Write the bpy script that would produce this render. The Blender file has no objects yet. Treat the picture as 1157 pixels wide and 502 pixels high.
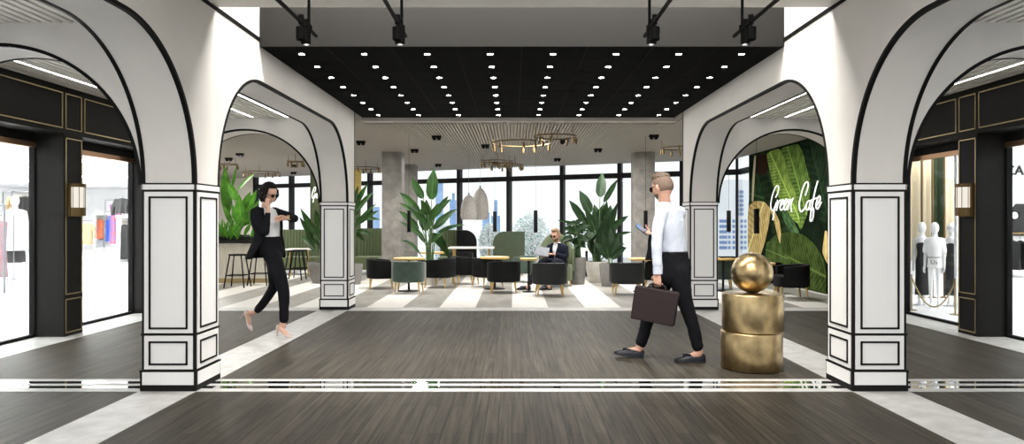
import bpy, bmesh, math, random
from mathutils import Vector, Matrix
random.seed(7)
PI = math.pi
SC = bpy.context.scene
COL = SC.collection
F, CX, CY, H = 771.3, 580.0, 251.0, 1.3      # lens in pixels of the 1157x502 frame, eye height
XC = 0.0825                                   # centre line of the hall

def W(u, v, Y):
    return Vector(((u-CX)*Y/F, Y, H+(CY-v)*Y/F))
def GY(v):
    return H*F/(v-CY)
def G(u, v):
    Y = GY(v); return Vector(((u-CX)*Y/F, Y, 0))
def V(*a):
    return Vector(a)

# ------------------------------------------------------------------ meshes
class MB:
    def __init__(s):
        s.v = []; s.f = []; s.uv = {}
    def add(s, vs, fs):
        o = len(s.v); s.v += [Vector(p) for p in vs]; s.f += [tuple(i+o for i in f) for f in fs]; return o
    def box(s, x0, x1, y0, y1, z0, z1):
        if x0 > x1: x0, x1 = x1, x0
        if y0 > y1: y0, y1 = y1, y0
        s.add([(x0,y0,z0),(x1,y0,z0),(x1,y1,z0),(x0,y1,z0),(x0,y0,z1),(x1,y0,z1),(x1,y1,z1),(x0,y1,z1)],
              [(0,3,2,1),(4,5,6,7),(0,1,5,4),(1,2,6,5),(2,3,7,6),(3,0,4,7)]); return s
    def obox(s, c, ax, ay, az):
        c, ax, ay, az = Vector(c), Vector(ax), Vector(ay), Vector(az)
        vs = [c+ax*i+ay*j+az*k for k in (-1,1) for j, i in ((-1,-1),(-1,1),(1,1),(1,-1))]
        s.add(vs, [(0,3,2,1),(4,5,6,7),(0,1,5,4),(1,2,6,5),(2,3,7,6),(3,0,4,7)]); return s
    def rings(s, rs, cap0=True, cap1=True, closed=True):
        n = len(rs[0]); o = len(s.v)
        for r in rs: s.v += [Vector(p) for p in r]
        for i in range(len(rs)-1):
            for j in range(n if closed else n-1):
                k = (j+1) % n
                s.f.append((o+i*n+j, o+i*n+k, o+(i+1)*n+k, o+(i+1)*n+j))
        if closed and cap0: s.f.append(tuple(o+j for j in reversed(range(n))))
        if closed and cap1: s.f.append(tuple(o+(len(rs)-1)*n+j for j in range(n)))
        return s
    def tube(s, pts, r, n=10, caps=True, flat=None):
        pts = [Vector(p) for p in pts]; m = len(pts)
        rad = r if isinstance(r, (list, tuple)) else [r]*m
        rs = []; prev = None
        for i, p in enumerate(pts):
            t = (pts[min(i+1, m-1)]-pts[max(i-1, 0)]).normalized()
            if prev is None:
                a = t.cross(V(0,0,1) if abs(t.z) < .9 else V(0,1,0)).normalized()
            else:
                a = (prev - t*prev.dot(t)).normalized()
            prev = a; b = t.cross(a)
            rs.append([p+(a*math.cos(2*PI*k/n)+b*math.sin(2*PI*k/n))*rad[i] for k in range(n)])
        return s.rings(rs, caps, caps)
    def cyl(s, p0, p1, r0, r1=None, n=16):
        return s.tube([p0, p1], [r0, r0 if r1 is None else r1], n)
    def lathe(s, prof, c=(0,0,0), n=32, cap0=True, cap1=True):
        c = Vector(c)
        rs = [[c+V(r*math.cos(2*PI*k/n), r*math.sin(2*PI*k/n), z) for k in range(n)] for r, z in prof]
        return s.rings(rs, cap0, cap1)
    def sphere(s, c, r, n=24, m=16, sc=(1,1,1)):
        prof = [(max(1e-4, math.sin(PI*i/m)), -math.cos(PI*i/m)) for i in range(m+1)]
        c = Vector(c)
        rs = [[c+V(q*math.cos(2*PI*k/n)*r*sc[0], q*math.sin(2*PI*k/n)*r*sc[1], z*r*sc[2]) for k in range(n)] for q, z in prof]
        return s.rings(rs, True, True)
    def prism(s, poly, fn, d0, d1):
        n = len(poly)
        o = s.add([fn(a, b, d0) for a, b in poly]+[fn(a, b, d1) for a, b in poly], [])
        s.f.append(tuple(o+i for i in range(n))); s.f.append(tuple(o+n+i for i in reversed(range(n))))
        for i in range(n):
            j = (i+1) % n; s.f.append((o+i, o+n+i, o+n+j, o+j))
        return s
    def mesh(s, name, off=V(0,0,0)):
        me = bpy.data.meshes.new(name)
        me.from_pydata([tuple(p-off) for p in s.v], [], s.f)
        bm = bmesh.new(); bm.from_mesh(me)
        bmesh.ops.recalc_face_normals(bm, faces=bm.faces)
        bm.to_mesh(me); bm.free()
        return me
    def build(s, name, mat, parent=None, off=V(0,0,0), smooth=True, bevel=0, ang=38):
        me = s.mesh(name, off)
        return put(name, me, mat, parent, smooth, bevel, ang)
    def buildw(s, name, mat, parent=None, smooth=True, bevel=0, ang=38):
        """vertices given in the hall's coordinates"""
        if parent is not None:
            return s.build(name, mat, parent, Vector(parent.location), smooth, bevel, ang)
        xs = [p.x for p in s.v]; ys = [p.y for p in s.v]; zs = [p.z for p in s.v]
        off = V((min(xs)+max(xs))/2, (min(ys)+max(ys))/2, min(zs))
        o = s.build(name, mat, None, off, smooth, bevel, ang); o.location = off
        return o

def put(name, me, mat, parent=None, smooth=True, bevel=0, ang=38):
    if mat is not None: me.materials.append(mat)
    if smooth:
        me.polygons.foreach_set('use_smooth', [True]*len(me.polygons))
        me.set_sharp_from_angle(angle=math.radians(ang))
    o = bpy.data.objects.new(name, me); COL.objects.link(o)
    if parent is not None: o.parent = parent
    if bevel:
        b = o.modifiers.new('bevel', 'BEVEL'); b.width = bevel; b.segments = 3; b.limit_method = 'ANGLE'; b.angle_limit = math.radians(40)
    return o
def tag(o, label=None, cat=None, group=None, kind=None):
    if label: o['label'] = label
    if cat: o['category'] = cat
    if group: o['group'] = group
    if kind: o['kind'] = kind
    return o
def thing(name, label, cat, loc=(0,0,0), rz=0, group=None, kind=None):
    o = bpy.data.objects.new(name, None); COL.objects.link(o)
    o.location = loc; o.rotation_euler = (0,0,rz); o.empty_display_size = .1
    return tag(o, label, cat, group, kind)
def struct(o):
    o['kind'] = 'structure'; return o
def kids(o):
    return [c for c in bpy.data.objects if c.parent == o]
def dup(root, loc, rz=None, label=None, group=None):
    r = root.copy(); COL.objects.link(r); r.location = loc
    if rz is not None: r.rotation_euler = (0,0,rz)
    if label: r['label'] = label
    if group: r['group'] = group
    def rec(a, b):
        for ch in kids(a):
            c = ch.copy(); COL.objects.link(c); c.parent = b; rec(ch, c)
    for ch in kids(root):
        c = ch.copy(); COL.objects.link(c); c.parent = r; rec(ch, c)
    return r
def bake(o, *mods):
    """apply modifiers given as (type, {settings}) and keep the result as plain mesh"""
    for ty, st in mods:
        m = o.modifiers.new(ty.lower(), ty)
        for k, v in st.items(): setattr(m, k, v)
    dg = bpy.context.evaluated_depsgraph_get(); dg.update()
    me = bpy.data.meshes.new_from_object(o.evaluated_get(dg))
    o.modifiers.clear(); old = o.data; o.data = me
    bpy.data.meshes.remove(old)
    me.polygons.foreach_set('use_smooth', [True]*len(me.polygons))
    return o

# ------------------------------------------------------------------ materials
def lin(r, g, b):
    f = lambda c: (c/255/12.92) if c/255 <= .04045 else ((c/255+.055)/1.055)**2.4
    return (f(r), f(g), f(b))
def nodes(name):
    m = bpy.data.materials.new(name); m.use_nodes = True
    nt = m.node_tree; return m, nt, nt.nodes['Principled BSDF']
def mat(name, col, rough=.6, metal=0, var=0, scale=6, bump=0, bscale=None, spec=.5, emit=None, es=0, stretch=(1,1,1), col2=None, sheen=0):
    m, nt, b = nodes(name); N, L = nt.nodes, nt.links
    b.inputs['Base Color'].default_value = (*col, 1); b.inputs['Roughness'].default_value = rough
    b.inputs['Metallic'].default_value = metal; b.inputs['Specular IOR Level'].default_value = spec
    if sheen: b.inputs['Sheen Weight'].default_value = sheen
    if emit: b.inputs['Emission Color'].default_value = (*emit, 1); b.inputs['Emission Strength'].default_value = es
    if var or bump or col2:
        tc = N.new('ShaderNodeTexCoord'); mp = N.new('ShaderNodeMapping'); mp.inputs['Scale'].default_value = stretch
        L.new(tc.outputs['Object'], mp.inputs['Vector'])
        nz = N.new('ShaderNodeTexNoise'); nz.inputs['Scale'].default_value = scale; nz.inputs['Detail'].default_value = 6
        nz.inputs['Roughness'].default_value = .6; L.new(mp.outputs['Vector'], nz.inputs['Vector'])
        if var or col2:
            cr = N.new('ShaderNodeValToRGB'); e = cr.color_ramp.elements
            e[0].position = .3; e[1].position = .7
            c0 = tuple(max(0, c*(1-var)) for c in col); c1 = col2 or tuple(min(1, c*(1+var)) for c in col)
            e[0].color = (*c0, 1); e[1].color = (*c1, 1)
            L.new(nz.outputs['Fac'], cr.inputs['Fac']); L.new(cr.outputs['Color'], b.inputs['Base Color'])
        if bump:
            n2 = nz
            if bscale:
                n2 = N.new('ShaderNodeTexNoise'); n2.inputs['Scale'].default_value = bscale; n2.inputs['Detail'].default_value = 4
                L.new(mp.outputs['Vector'], n2.inputs['Vector'])
            bp = N.new('ShaderNodeBump'); bp.inputs['Strength'].default_value = bump; bp.inputs['Distance'].default_value = .02
            L.new(n2.outputs['Fac'], bp.inputs['Height']); L.new(bp.outputs['Normal'], b.inputs['Normal'])
    return m
def emis(name, col, s):
    m = bpy.data.materials.new(name); m.use_nodes = True; nt = m.node_tree
    nt.nodes.remove(nt.nodes['Principled BSDF']); e = nt.nodes.new('ShaderNodeEmission')
    e.inputs['Color'].default_value = (*col, 1); e.inputs['Strength'].default_value = s
    nt.links.new(e.outputs[0], nt.nodes['Material Output'].inputs['Surface']); return m
def glass(name, refl=.07):
    m = bpy.data.materials.new(name); m.use_nodes = True; nt = m.node_tree; N, L = nt.nodes, nt.links
    N.remove(N['Principled BSDF'])
    t = N.new('ShaderNodeBsdfTransparent'); t.inputs['Color'].default_value = (.96,.98,.98,1)
    g = N.new('ShaderNodeBsdfGlossy'); g.inputs['Roughness'].default_value = .02
    lw = N.new('ShaderNodeLayerWeight'); lw.inputs['Blend'].default_value = .5      # facing: the same from both sides of the sheet
    pw = N.new('ShaderNodeMath'); pw.operation = 'POWER'; pw.inputs[1].default_value = 5; L.new(lw.outputs['Facing'], pw.inputs[0])
    ma = N.new('ShaderNodeMath'); ma.operation = 'MULTIPLY_ADD'; ma.inputs[1].default_value = .5; ma.inputs[2].default_value = .02; L.new(pw.outputs[0], ma.inputs[0])
    mx = N.new('ShaderNodeMixShader'); L.new(ma.outputs[0], mx.inputs['Fac'])
    L.new(t.outputs[0], mx.inputs[1]); L.new(g.outputs[0], mx.inputs[2])
    L.new(mx.outputs[0], N['Material Output'].inputs['Surface']); return m
def wood_floor():
    m, nt, b = nodes('dark_plank'); N, L = nt.nodes, nt.links
    tc = N.new('ShaderNodeTexCoord')
    mp = N.new('ShaderNodeMapping'); mp.inputs['Rotation'].default_value = (0,0,PI/2); L.new(tc.outputs['Object'], mp.inputs['Vector'])
    br = N.new('ShaderNodeTexBrick'); br.offset = .37; br.inputs['Scale'].default_value = 1
    br.inputs['Brick Width'].default_value = 1.7; br.inputs['Row Height'].default_value = .085; br.inputs['Mortar Size'].default_value = .0035
    br.inputs['Mortar Smooth'].default_value = .3; br.inputs['Bias'].default_value = 0
    br.inputs['Color1'].default_value = (.043,.036,.0265,1); br.inputs['Color2'].default_value = (.068,.058,.043,1); br.inputs['Mortar'].default_value = (.018,.016,.014,1)
    L.new(mp.outputs['Vector'], br.inputs['Vector'])
    m2 = N.new('ShaderNodeMapping'); m2.inputs['Scale'].default_value = (38, 1.3, 1); L.new(tc.outputs['Object'], m2.inputs['Vector'])
    nz = N.new('ShaderNodeTexNoise'); nz.inputs['Scale'].default_value = 1; nz.inputs['Detail'].default_value = 8; nz.inputs['Roughness'].default_value = .65
    L.new(m2.outputs['Vector'], nz.inputs['Vector'])
    cr = N.new('ShaderNodeValToRGB'); cr.color_ramp.elements[0].position = .33; cr.color_ramp.elements[1].position = .68
    cr.color_ramp.elements[0].color = (.30,.30,.30,1); cr.color_ramp.elements[1].color = (1.32,1.32,1.32,1)
    L.new(nz.outputs['Fac'], cr.inputs['Fac'])
    mx = N.new('ShaderNodeMix'); mx.data_type = 'RGBA'; mx.blend_type = 'MULTIPLY'; mx.inputs[0].default_value = 1
    L.new(br.outputs['Color'], mx.inputs[6]); L.new(cr.outputs['Color'], mx.inputs[7]); L.new(mx.outputs[2], b.inputs['Base Color'])
    b.inputs['Roughness'].default_value = .55; b.inputs['Specular IOR Level'].default_value = .14
    bp = N.new('ShaderNodeBump'); bp.inputs['Strength'].default_value = .25; bp.inputs['Distance'].default_value = .004
    L.new(nz.outputs['Fac'], bp.inputs['Height']); L.new(bp.outputs['Normal'], b.inputs['Normal'])
    return m
def cafe_floor():
    """alternating pale and grey bands that run away from the hall, .552 m each"""
    m, nt, b = nodes('banded_stone'); N, L = nt.nodes, nt.links
    tc = N.new('ShaderNodeTexCoord'); sp = N.new('ShaderNodeSeparateXYZ'); L.new(tc.outputs['Object'], sp.inputs[0])
    def M(op, a, bb):
        n = N.new('ShaderNodeMath'); n.operation = op
        for i, q in enumerate((a, bb)):
            if isinstance(q, (int, float)): n.inputs[i].default_value = q
            else: L.new(q, n.inputs[i])
        return n.outputs[0]
    x = M('ADD', sp.outputs['X'], 2.234+1.107*40)
    x = M('DIVIDE', x, 1.107); x = M('FRACT', x, 0); isgrey = M('GREATER_THAN', x, .498)
    nz = N.new('ShaderNodeTexNoise'); nz.inputs['Scale'].default_value = 2.2; nz.inputs['Detail'].default_value = 8
    mp = N.new('ShaderNodeMapping'); mp.inputs['Scale'].default_value = (2.5,.8,1); L.new(tc.outputs['Object'], mp.inputs[0]); L.new(mp.outputs[0], nz.inputs['Vector'])
    g = N.new('ShaderNodeValToRGB'); g.color_ramp.elements[0].position = .3; g.color_ramp.elements[1].position = .7
    g.color_ramp.elements[0].color = (.23,.22,.20,1); g.color_ramp.elements[1].color = (.34,.325,.30,1); L.new(nz.outputs['Fac'], g.inputs[0])
    w = N.new('ShaderNodeValToRGB'); w.color_ramp.elements[0].color = (.66,.64,.60,1); w.color_ramp.elements[1].color = (.78,.76,.72,1); L.new(nz.outputs['Fac'], w.inputs[0])
    mx = N.new('ShaderNodeMix'); mx.data_type = 'RGBA'; L.new(isgrey, mx.inputs[0]); L.new(w.outputs[0], mx.inputs[6]); L.new(g.outputs[0], mx.inputs[7])
    L.new(mx.outputs[2], b.inputs['Base Color']); b.inputs['Roughness'].default_value = .4; b.inputs['Specular IOR Level'].default_value = .4
    return m
def leaf_mat(name, c0, c1, rib=None, rough=.48, sc=26, spec=.28):
    """leaf blade: u runs along the blade, v across; veins run out from the midrib"""
    m, nt, b = nodes(name); N, L = nt.nodes, nt.links
    uv = N.new('ShaderNodeUVMap'); sp = N.new('ShaderNodeSeparateXYZ'); L.new(uv.outputs[0], sp.inputs[0])
    a = N.new('ShaderNodeMath'); a.operation = 'ABSOLUTE'; s5 = N.new('ShaderNodeMath'); s5.operation = 'SUBTRACT'; s5.inputs[1].default_value = .5
    L.new(sp.outputs['Y'], s5.inputs[0]); L.new(s5.outputs[0], a.inputs[0])
    k = N.new('ShaderNodeMath'); k.operation = 'MULTIPLY_ADD'; k.inputs[1].default_value = -.35
    L.new(a.outputs[0], k.inputs[0]); L.new(sp.outputs['X'], k.inputs[2])
    q = N.new('ShaderNodeMath'); q.operation = 'MULTIPLY'; q.inputs[1].default_value = sc*6.28; L.new(k.outputs[0], q.inputs[0])
    sn = N.new('ShaderNodeMath'); sn.operation = 'SINE'; L.new(q.outputs[0], sn.inputs[0])
    nz = N.new('ShaderNodeTexNoise'); nz.inputs['Scale'].default_value = 5; tc = N.new('ShaderNodeTexCoord'); L.new(tc.outputs['Object'], nz.inputs['Vector'])
    ad = N.new('ShaderNodeMath'); ad.operation = 'MULTIPLY_ADD'; ad.inputs[1].default_value = .14; L.new(sn.outputs[0], ad.inputs[0]); L.new(nz.outputs['Fac'], ad.inputs[2])
    cr = N.new('ShaderNodeValToRGB'); cr.color_ramp.elements[0].position = .3; cr.color_ramp.elements[1].position = .72
    cr.color_ramp.elements[0].color = (*c0, 1); cr.color_ramp.elements[1].color = (*c1, 1); L.new(ad.outputs[0], cr.inputs[0])
    out = cr.outputs[0]
    lt = N.new('ShaderNodeMath'); lt.operation = 'LESS_THAN'; lt.inputs[1].default_value = .022; L.new(a.outputs[0], lt.inputs[0])
    mx = N.new('ShaderNodeMix'); mx.data_type = 'RGBA'; mx.inputs[7].default_value = (*(rib or tuple(min(1, c*1.5) for c in c1)), 1)
    L.new(lt.outputs[0], mx.inputs[0]); L.new(out, mx.inputs[6]); L.new(mx.outputs[2], b.inputs['Base Color'])
    b.inputs['Roughness'].default_value = rough; b.inputs['Specular IOR Level'].default_value = spec
    return m

M = {}
M['plaster'] = mat('ivory_plaster', (.70,.675,.64), .7, var=.035, scale=2.5, bump=.05, bscale=60)
M['panel'] = mat('white_lacquer_panel', (.82,.815,.80), .35, var=.015, scale=3)
M['black'] = mat('black_trim', (.005,.005,.005), .6, spec=.12)
M['core'] = mat('charcoal_corner', (.010,.0097,.009), .6, spec=.12)
M['plank'] = wood_floor()
M['bands'] = cafe_floor()
M['stone'] = mat('white_stone', (.40,.395,.38), .45, col2=(.54,.535,.52), var=.08, scale=7, stretch=(1,1,1))
M['mirror'] = mat('polished_inlay', (.55,.56,.57), .03, metal=1)
M['ceil'] = mat('grey_plaster_ceiling', (.50,.475,.44), .8, var=.03, scale=3)
M['hallceil'] = mat('pale_hall_ceiling', (.84,.815,.775), .8, var=.02)
M['slat'] = mat('beige_slat', (.38,.35,.315), .6, var=.03); M['aslat'] = mat('pale_aisle_slat', (.80,.77,.72), .6, var=.03); M['aback'] = mat('aisle_backing', (.40,.385,.36), .8)
M['slatback'] = mat('slat_backing', (.33,.31,.28), .8)
M['boxside'] = mat('charcoal_bulkhead', (.023,.0222,.0208), .7, spec=.2)
M['blackceil'] = mat('black_ceiling_panel', (.0042,.0044,.0042), .9, spec=.06)
M['seam'] = mat('ceiling_seam', (.012,.012,.0115), .8, spec=.1)
M['lamp'] = emis('lamp_glow', (1,.97,.92), 75)
M['strip'] = emis('strip_glow', (1,.97,.92), 7)
M['shopglow'] = emis('shop_fill_glow', (1,.99,.97), 36); M['shopglow2'] = emis('small_shop_fill_glow', (1,.99,.97), 16)  # glow of the fill panels added in the shops
M['sconce'] = emis('sconce_glow', (1,.93,.82), .72)
M['shopdark'] = mat('dark_shopfront', (.0125,.0118,.0105), .6, spec=.12, var=.05, scale=40)
M['gold'] = mat('gold_trim', (.42,.33,.18), .35, metal=.9)
M['bronze'] = mat('bronze_frame', (.34,.20,.11), .35, metal=.85)
M['brassl'] = mat('aged_brass', (.30,.215,.10), .30, metal=1, var=.30, scale=5, bump=.06, bscale=9, col2=(.66,.50,.27), stretch=(1,1,.8))
M['brass'] = mat('brass', (.15,.10,.042), .42, metal=.9)
M['brassleg'] = mat('brass_leg', (.52,.36,.13), .38, metal=.7)
M['white'] = mat('shop_white', (.86,.86,.87), .4)
M['glass'] = glass('window_glass')
M['concrete'] = mat('raw_concrete', (.17,.162,.148), .8, col2=(.30,.285,.262), var=.15, scale=4, bump=.12, bscale=18)
M['pale'] = mat('pale_grey_render', (.62,.63,.64), .7)
M['mullion'] = mat('black_mullion', (.010,.010,.011), .5, spec=.2)
M['mullside'] = mat('grey_mullion', (.12,.125,.14), .35, metal=.4)
M['cream'] = mat('cream_wall', (.68,.66,.61), .75, var=.03)
M['ribs'] = mat('cream_rib', (.66,.63,.56), .6)
M['chair'] = mat('charcoal_leather', (.0065,.007,.0075), .55, spec=.12, bump=.03, bscale=200)
M['chairg'] = mat('grey_leather', (.014,.016,.0155), .5, spec=.2, bump=.03, bscale=200)
M['velvet'] = mat('green_velvet', (.034,.062,.046), .75, var=.3, scale=7, sheen=.4)
M['velvetd'] = mat('dark_green_upholstery', (.040,.060,.028), .6, var=.15, sheen=.2)
M['olive'] = mat('olive_channel_fabric', (.075,.10,.040), .75, sheen=.2)
M['yellow'] = mat('yellow_table_edge', (.66,.40,.10), .4)
M['tabletop'] = mat('white_table_top', (.80,.79,.76), .3)
M['leafd'] = leaf_mat('dark_leaf', (.004,.015,.004), (.012,.038,.009))
M['leafm'] = leaf_mat('mid_leaf', (.006,.025,.004), (.024,.075,.011))
M['leafb'] = leaf_mat('bright_leaf', (.030,.13,.009), (.12,.35,.03))
M['stem'] = mat('plant_stem', (.05,.10,.03), .5)
M['soil'] = mat('potting_soil', (.03,.022,.015), .95, bump=.6, bscale=40, var=.4)
M['potg'] = mat('grey_concrete_pot', (.20,.195,.185), .75, var=.18, scale=9, bump=.1, bscale=30)
M['potw'] = mat('pale_stone_pot', (.52,.50,.45), .7, var=.15, scale=8, bump=.1, bscale=30)
M['wicker'] = mat('woven_paper_shade', (.36,.345,.325), .95, var=.3, scale=40, bump=.5, bscale=70)
M['skin'] = mat('skin', (.50,.28,.20), .5, var=.06, scale=9)
M['skinw'] = mat('light_skin', (.56,.33,.245), .5, var=.05, scale=9)
M['shirt'] = mat('white_shirt_cotton', (.50,.54,.62), .85, spec=.2, bump=.6, bscale=9)
M['tee'] = mat('white_tee', (.70,.70,.72), .8, bump=.25, bscale=12)
M['suit'] = mat('black_suit', (.006,.0065,.0085), .9, spec=.15, bump=.2, bscale=14)
M['navy'] = mat('navy_suit', (.007,.009,.017), .9, spec=.15, bump=.2, bscale=14)
M['hairb'] = mat('brown_hair', (.085,.055,.033), .55, var=.4, scale=60, stretch=(1,1,.2))
M['hairs'] = mat('shaved_hair', (.13,.085,.06), .7, var=.2, scale=80)
M['hairk'] = mat('black_hair', (.006,.005,.005), .7, spec=.12, var=.3, scale=60)
M['haird'] = mat('fair_hair', (.19,.115,.06), .55, var=.4, scale=60)
M['lens'] = mat('sunglass_lens', (.004,.004,.005), .3, spec=.3)
M['shoe'] = mat('navy_leather_shoe', (.005,.0065,.012), .35, spec=.3)
M['sole'] = mat('dark_sole', (.012,.012,.013), .6)
M['pump'] = mat('nude_patent_shoe', (.56,.46,.41), .25)
M['case'] = mat('brown_leather_case', (.017,.0095,.0105), .55, spec=.22, bump=.08, bscale=120)
M['phone'] = mat('phone_glass', (.13,.21,.36), .25)
M['paper'] = mat('newsprint', (.27,.29,.32), .9, var=.3, scale=35)
M['blued'] = mat('blue_glass_tower', (.30,.48,.86), .5, var=.35, scale=.5)
M['bluew'] = mat('pale_blue_window', (.16,.26,.50), .3)
M['facade'] = mat('white_facade', (.82,.83,.85), .8)
M['fol'] = mat('haze_paled_leaf', (.86,.88,.86), .8)  # pale colour stands in for greenery faded by haze
M['folt'] = mat('teal_leaf', (.25,.52,.49), .7, var=.3, scale=3)
M['bark'] = mat('bark', (.25,.22,.2), .9)
M['ground'] = mat('pale_paving', (.55,.55,.55), .9)
# ================================================================== THE HALL
R0, R1, RS, RP, RW = 2.523, 2.935, 4.97, 5.15, 5.49     # distances from the hall's centre line
Y0a, Y0b, Y1a, Y1b = 5.243, 5.655, 10.077, 10.489        # depth of the near and the far piers
SPR, TOPZ, RX = 1.596, 2.64, .96

def side(s):
    return lambda r: XC+s*r
# ---- floors
f = MB(); f.box(-5.6, 5.75, -1.6, 9.98, -.12, 0); struct(f.buildw('floor', M['plank']))
f = MB(); f.box(-15, 5.72, 9.98, 27, -.12, .0); o = struct(f.build('floor.001', M['bands']))
n = 1
def strip(x0, x1, y0, y1, z=.003, m='stone', parent=None):
    global n
    b = MB(); b.box(x0, x1, y0, y1, -.01, z); o = struct(b.buildw('trim_%d' % n, M[m], parent)); n += 1; return o
for s in (-1, 1):
    X = side(s)
    strip(X(2.513), X(2.945), -1.6, 5.224); strip(X(2.513), X(2.945), 5.636, 9.98)
    strip(X(RS), X(RW), 4.0, 10.0)
strip(XC-5.49, XC+5.49, 9.98, 10.345)
# the band across the hall between the near piers: white stone with two polished inlays
def band(x0, x1):
    o = strip(x0, x1, 5.222, 5.636)
    for ya, yb in ((5.315, 5.395), (5.472, 5.552)):
        b = MB(); b.box(x0, x1, ya, yb, -.008, .0045); b.buildw('polished_inlay', M['mirror'], o)
band(XC-2.52, XC+2.52); band(XC-5.49, XC-2.94); band(XC+2.94, XC+5.49)

# ---- arched walls
def arc(a0, z0, a1, z1, n=26, up=True):
    """quarter ellipse; up: rises from (a0,z0) and flattens at (a1,z1)"""
    pts = []
    for i in range(n+1):
        t = PI/2*i/n
        if up: pts.append((a0+(a1-a0)*(1-math.cos(t)), z0+(z1-z0)*math.sin(t)))
        else: pts.append((a0+(a1-a0)*math.sin(t), z1+(z0-z1)*math.cos(t)))
    return pts
def arch_wall(bottom, ztop, fn, t0, t1):
    b = MB()
    for t in (t0, t1):
        for (a0, z0), (a1, z1) in zip(bottom, bottom[1:]):
            if abs(a1-a0) < 1e-6: continue
            b.add([fn(a0,t,z0), fn(a1,t,z1), fn(a1,t,ztop), fn(a0,t,ztop)], [(0,1,2,3)])
    k = len(bottom); o = b.add([fn(a,t0,z) for a, z in bottom]+[fn(a,t1,z) for a, z in bottom], [])
    for i in range(k-1): b.f.append((o+i, o+i+1, o+k+i+1, o+k+i))
    (a0, z0), (a1, z1) = bottom[0], bottom[-1]
    b.add([fn(a0,t0,ztop), fn(a1,t0,ztop), fn(a1,t1,ztop), fn(a0,t1,ztop)], [(0,1,2,3)])
    b.add([fn(a0,t0,z0), fn(a0,t1,z0), fn(a0,t1,ztop), fn(a0,t0,ztop)], [(0,1,2,3)])
    b.add([fn(a1,t0,z1), fn(a1,t1,z1), fn(a1,t1,ztop), fn(a1,t0,ztop)], [(0,1,2,3)])
    return b
def edge_trim(b, pts, fn, tc, wn, wt, inward=1):
    """square black edging that follows an arch; wn, wt half widths across and through the wall"""
    rs = []; m = len(pts)
    for i, (a, z) in enumerate(pts):
        p, q = pts[max(i-1,0)], pts[min(i+1,m-1)]
        da, dz = q[0]-p[0], q[1]-p[1]; l = math.hypot(da, dz); na, nz = -dz/l*inward, da/l*inward
        c = (a+na*(wn-.004), z+nz*(wn-.004))
        rs.append([fn(c[0]+na*i2*wn, tc+j*wt, c[1]+nz*i2*wn) for i2, j in ((-1,-1),(1,-1),(1,1),(-1,1))])
    b.rings(rs)
SIDE = {-1: 'left', 1: 'right'}
for s in (-1, 1):
    X = side(s)
    fn = lambda a, t, z, X=X: V(X(t), a, z)
    A0 = 0.83
    archA = arc(A0, SPR, A0+RX, TOPZ)+arc(Y0a-RX, TOPZ, Y0a, SPR, up=False)
    # second list runs down: rebuild so that it starts at the crown
    archA = arc(A0, SPR, A0+RX, TOPZ)+[(Y0a-RX*math.cos(PI/2*(1-i/26)) if False else Y0a-RX+RX*math.sin(PI/2*i/26), SPR+(TOPZ-SPR)*math.cos(PI/2*i/26)) for i in range(27)]
    archB = arc(Y0b, SPR, Y0b+RX, TOPZ)+[(Y1a-RX+RX*math.sin(PI/2*i/26), SPR+(TOPZ-SPR)*math.cos(PI/2*i/26)) for i in range(27)]
    bottom = [(-1.6,0), (A0,0)]+archA+archB+[(Y1b,SPR)]
    w = arch_wall(bottom, 4.35, fn, R0, R1)
    wall = struct(w.build('wall_'+SIDE[s], M['plaster']))
    t = MB()
    for ar in (archA, archB):
        for tc in (R0+.012, R1-.012): edge_trim(t, ar, fn, tc, .014, .016)
    for tc in (R0+.012, R1-.012): t.box(X(tc-.016), X(tc+.016), Y1b-.024, Y1b+.004, SPR, 3.05)
    t.build('arch_edging', M['black'], wall)
    r = MB(); r.box(X(R0-.012), X(R0+.02), -1.6, 6.56, 3.035, 3.068); r.build('wall_rail', M['black'], wall)
    # cross walls over the side aisle, a round arch in each
    rc, rr = 4.05, 1.09
    semi = [(rc-rr*math.cos(PI*i/56), 1.58+1.075*math.sin(PI*i/56)) for i in range(57)]
    for k, (ya, yb, zt) in enumerate(((Y0a, Y0b, 2.86), (Y1a, Y1b, 3.0))):
        fx = lambda a, t, z, X=X: V(X(a), t, z)
        w = arch_wall([(R1-.01,1.58)]+semi+[(RW+.05,1.58)], zt, fx, ya, yb)
        cw = struct(w.build('wall_%s_cross_%d' % (SIDE[s], k+1), M['plaster']))
        t = MB()
        for tc in (ya+.012, yb-.012): edge_trim(t, semi, fx, tc, .013, .016)
        t.build('arch_edging', M['black'], cw)
        # pilaster that carries the outer foot of the round arch
        b = MB(); b.box(X(RP-.01), X(RW+.05), ya+.004, yb-.004, 0, 1.58)
        b.build('arch_foot', M['shopdark'], cw)

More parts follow.
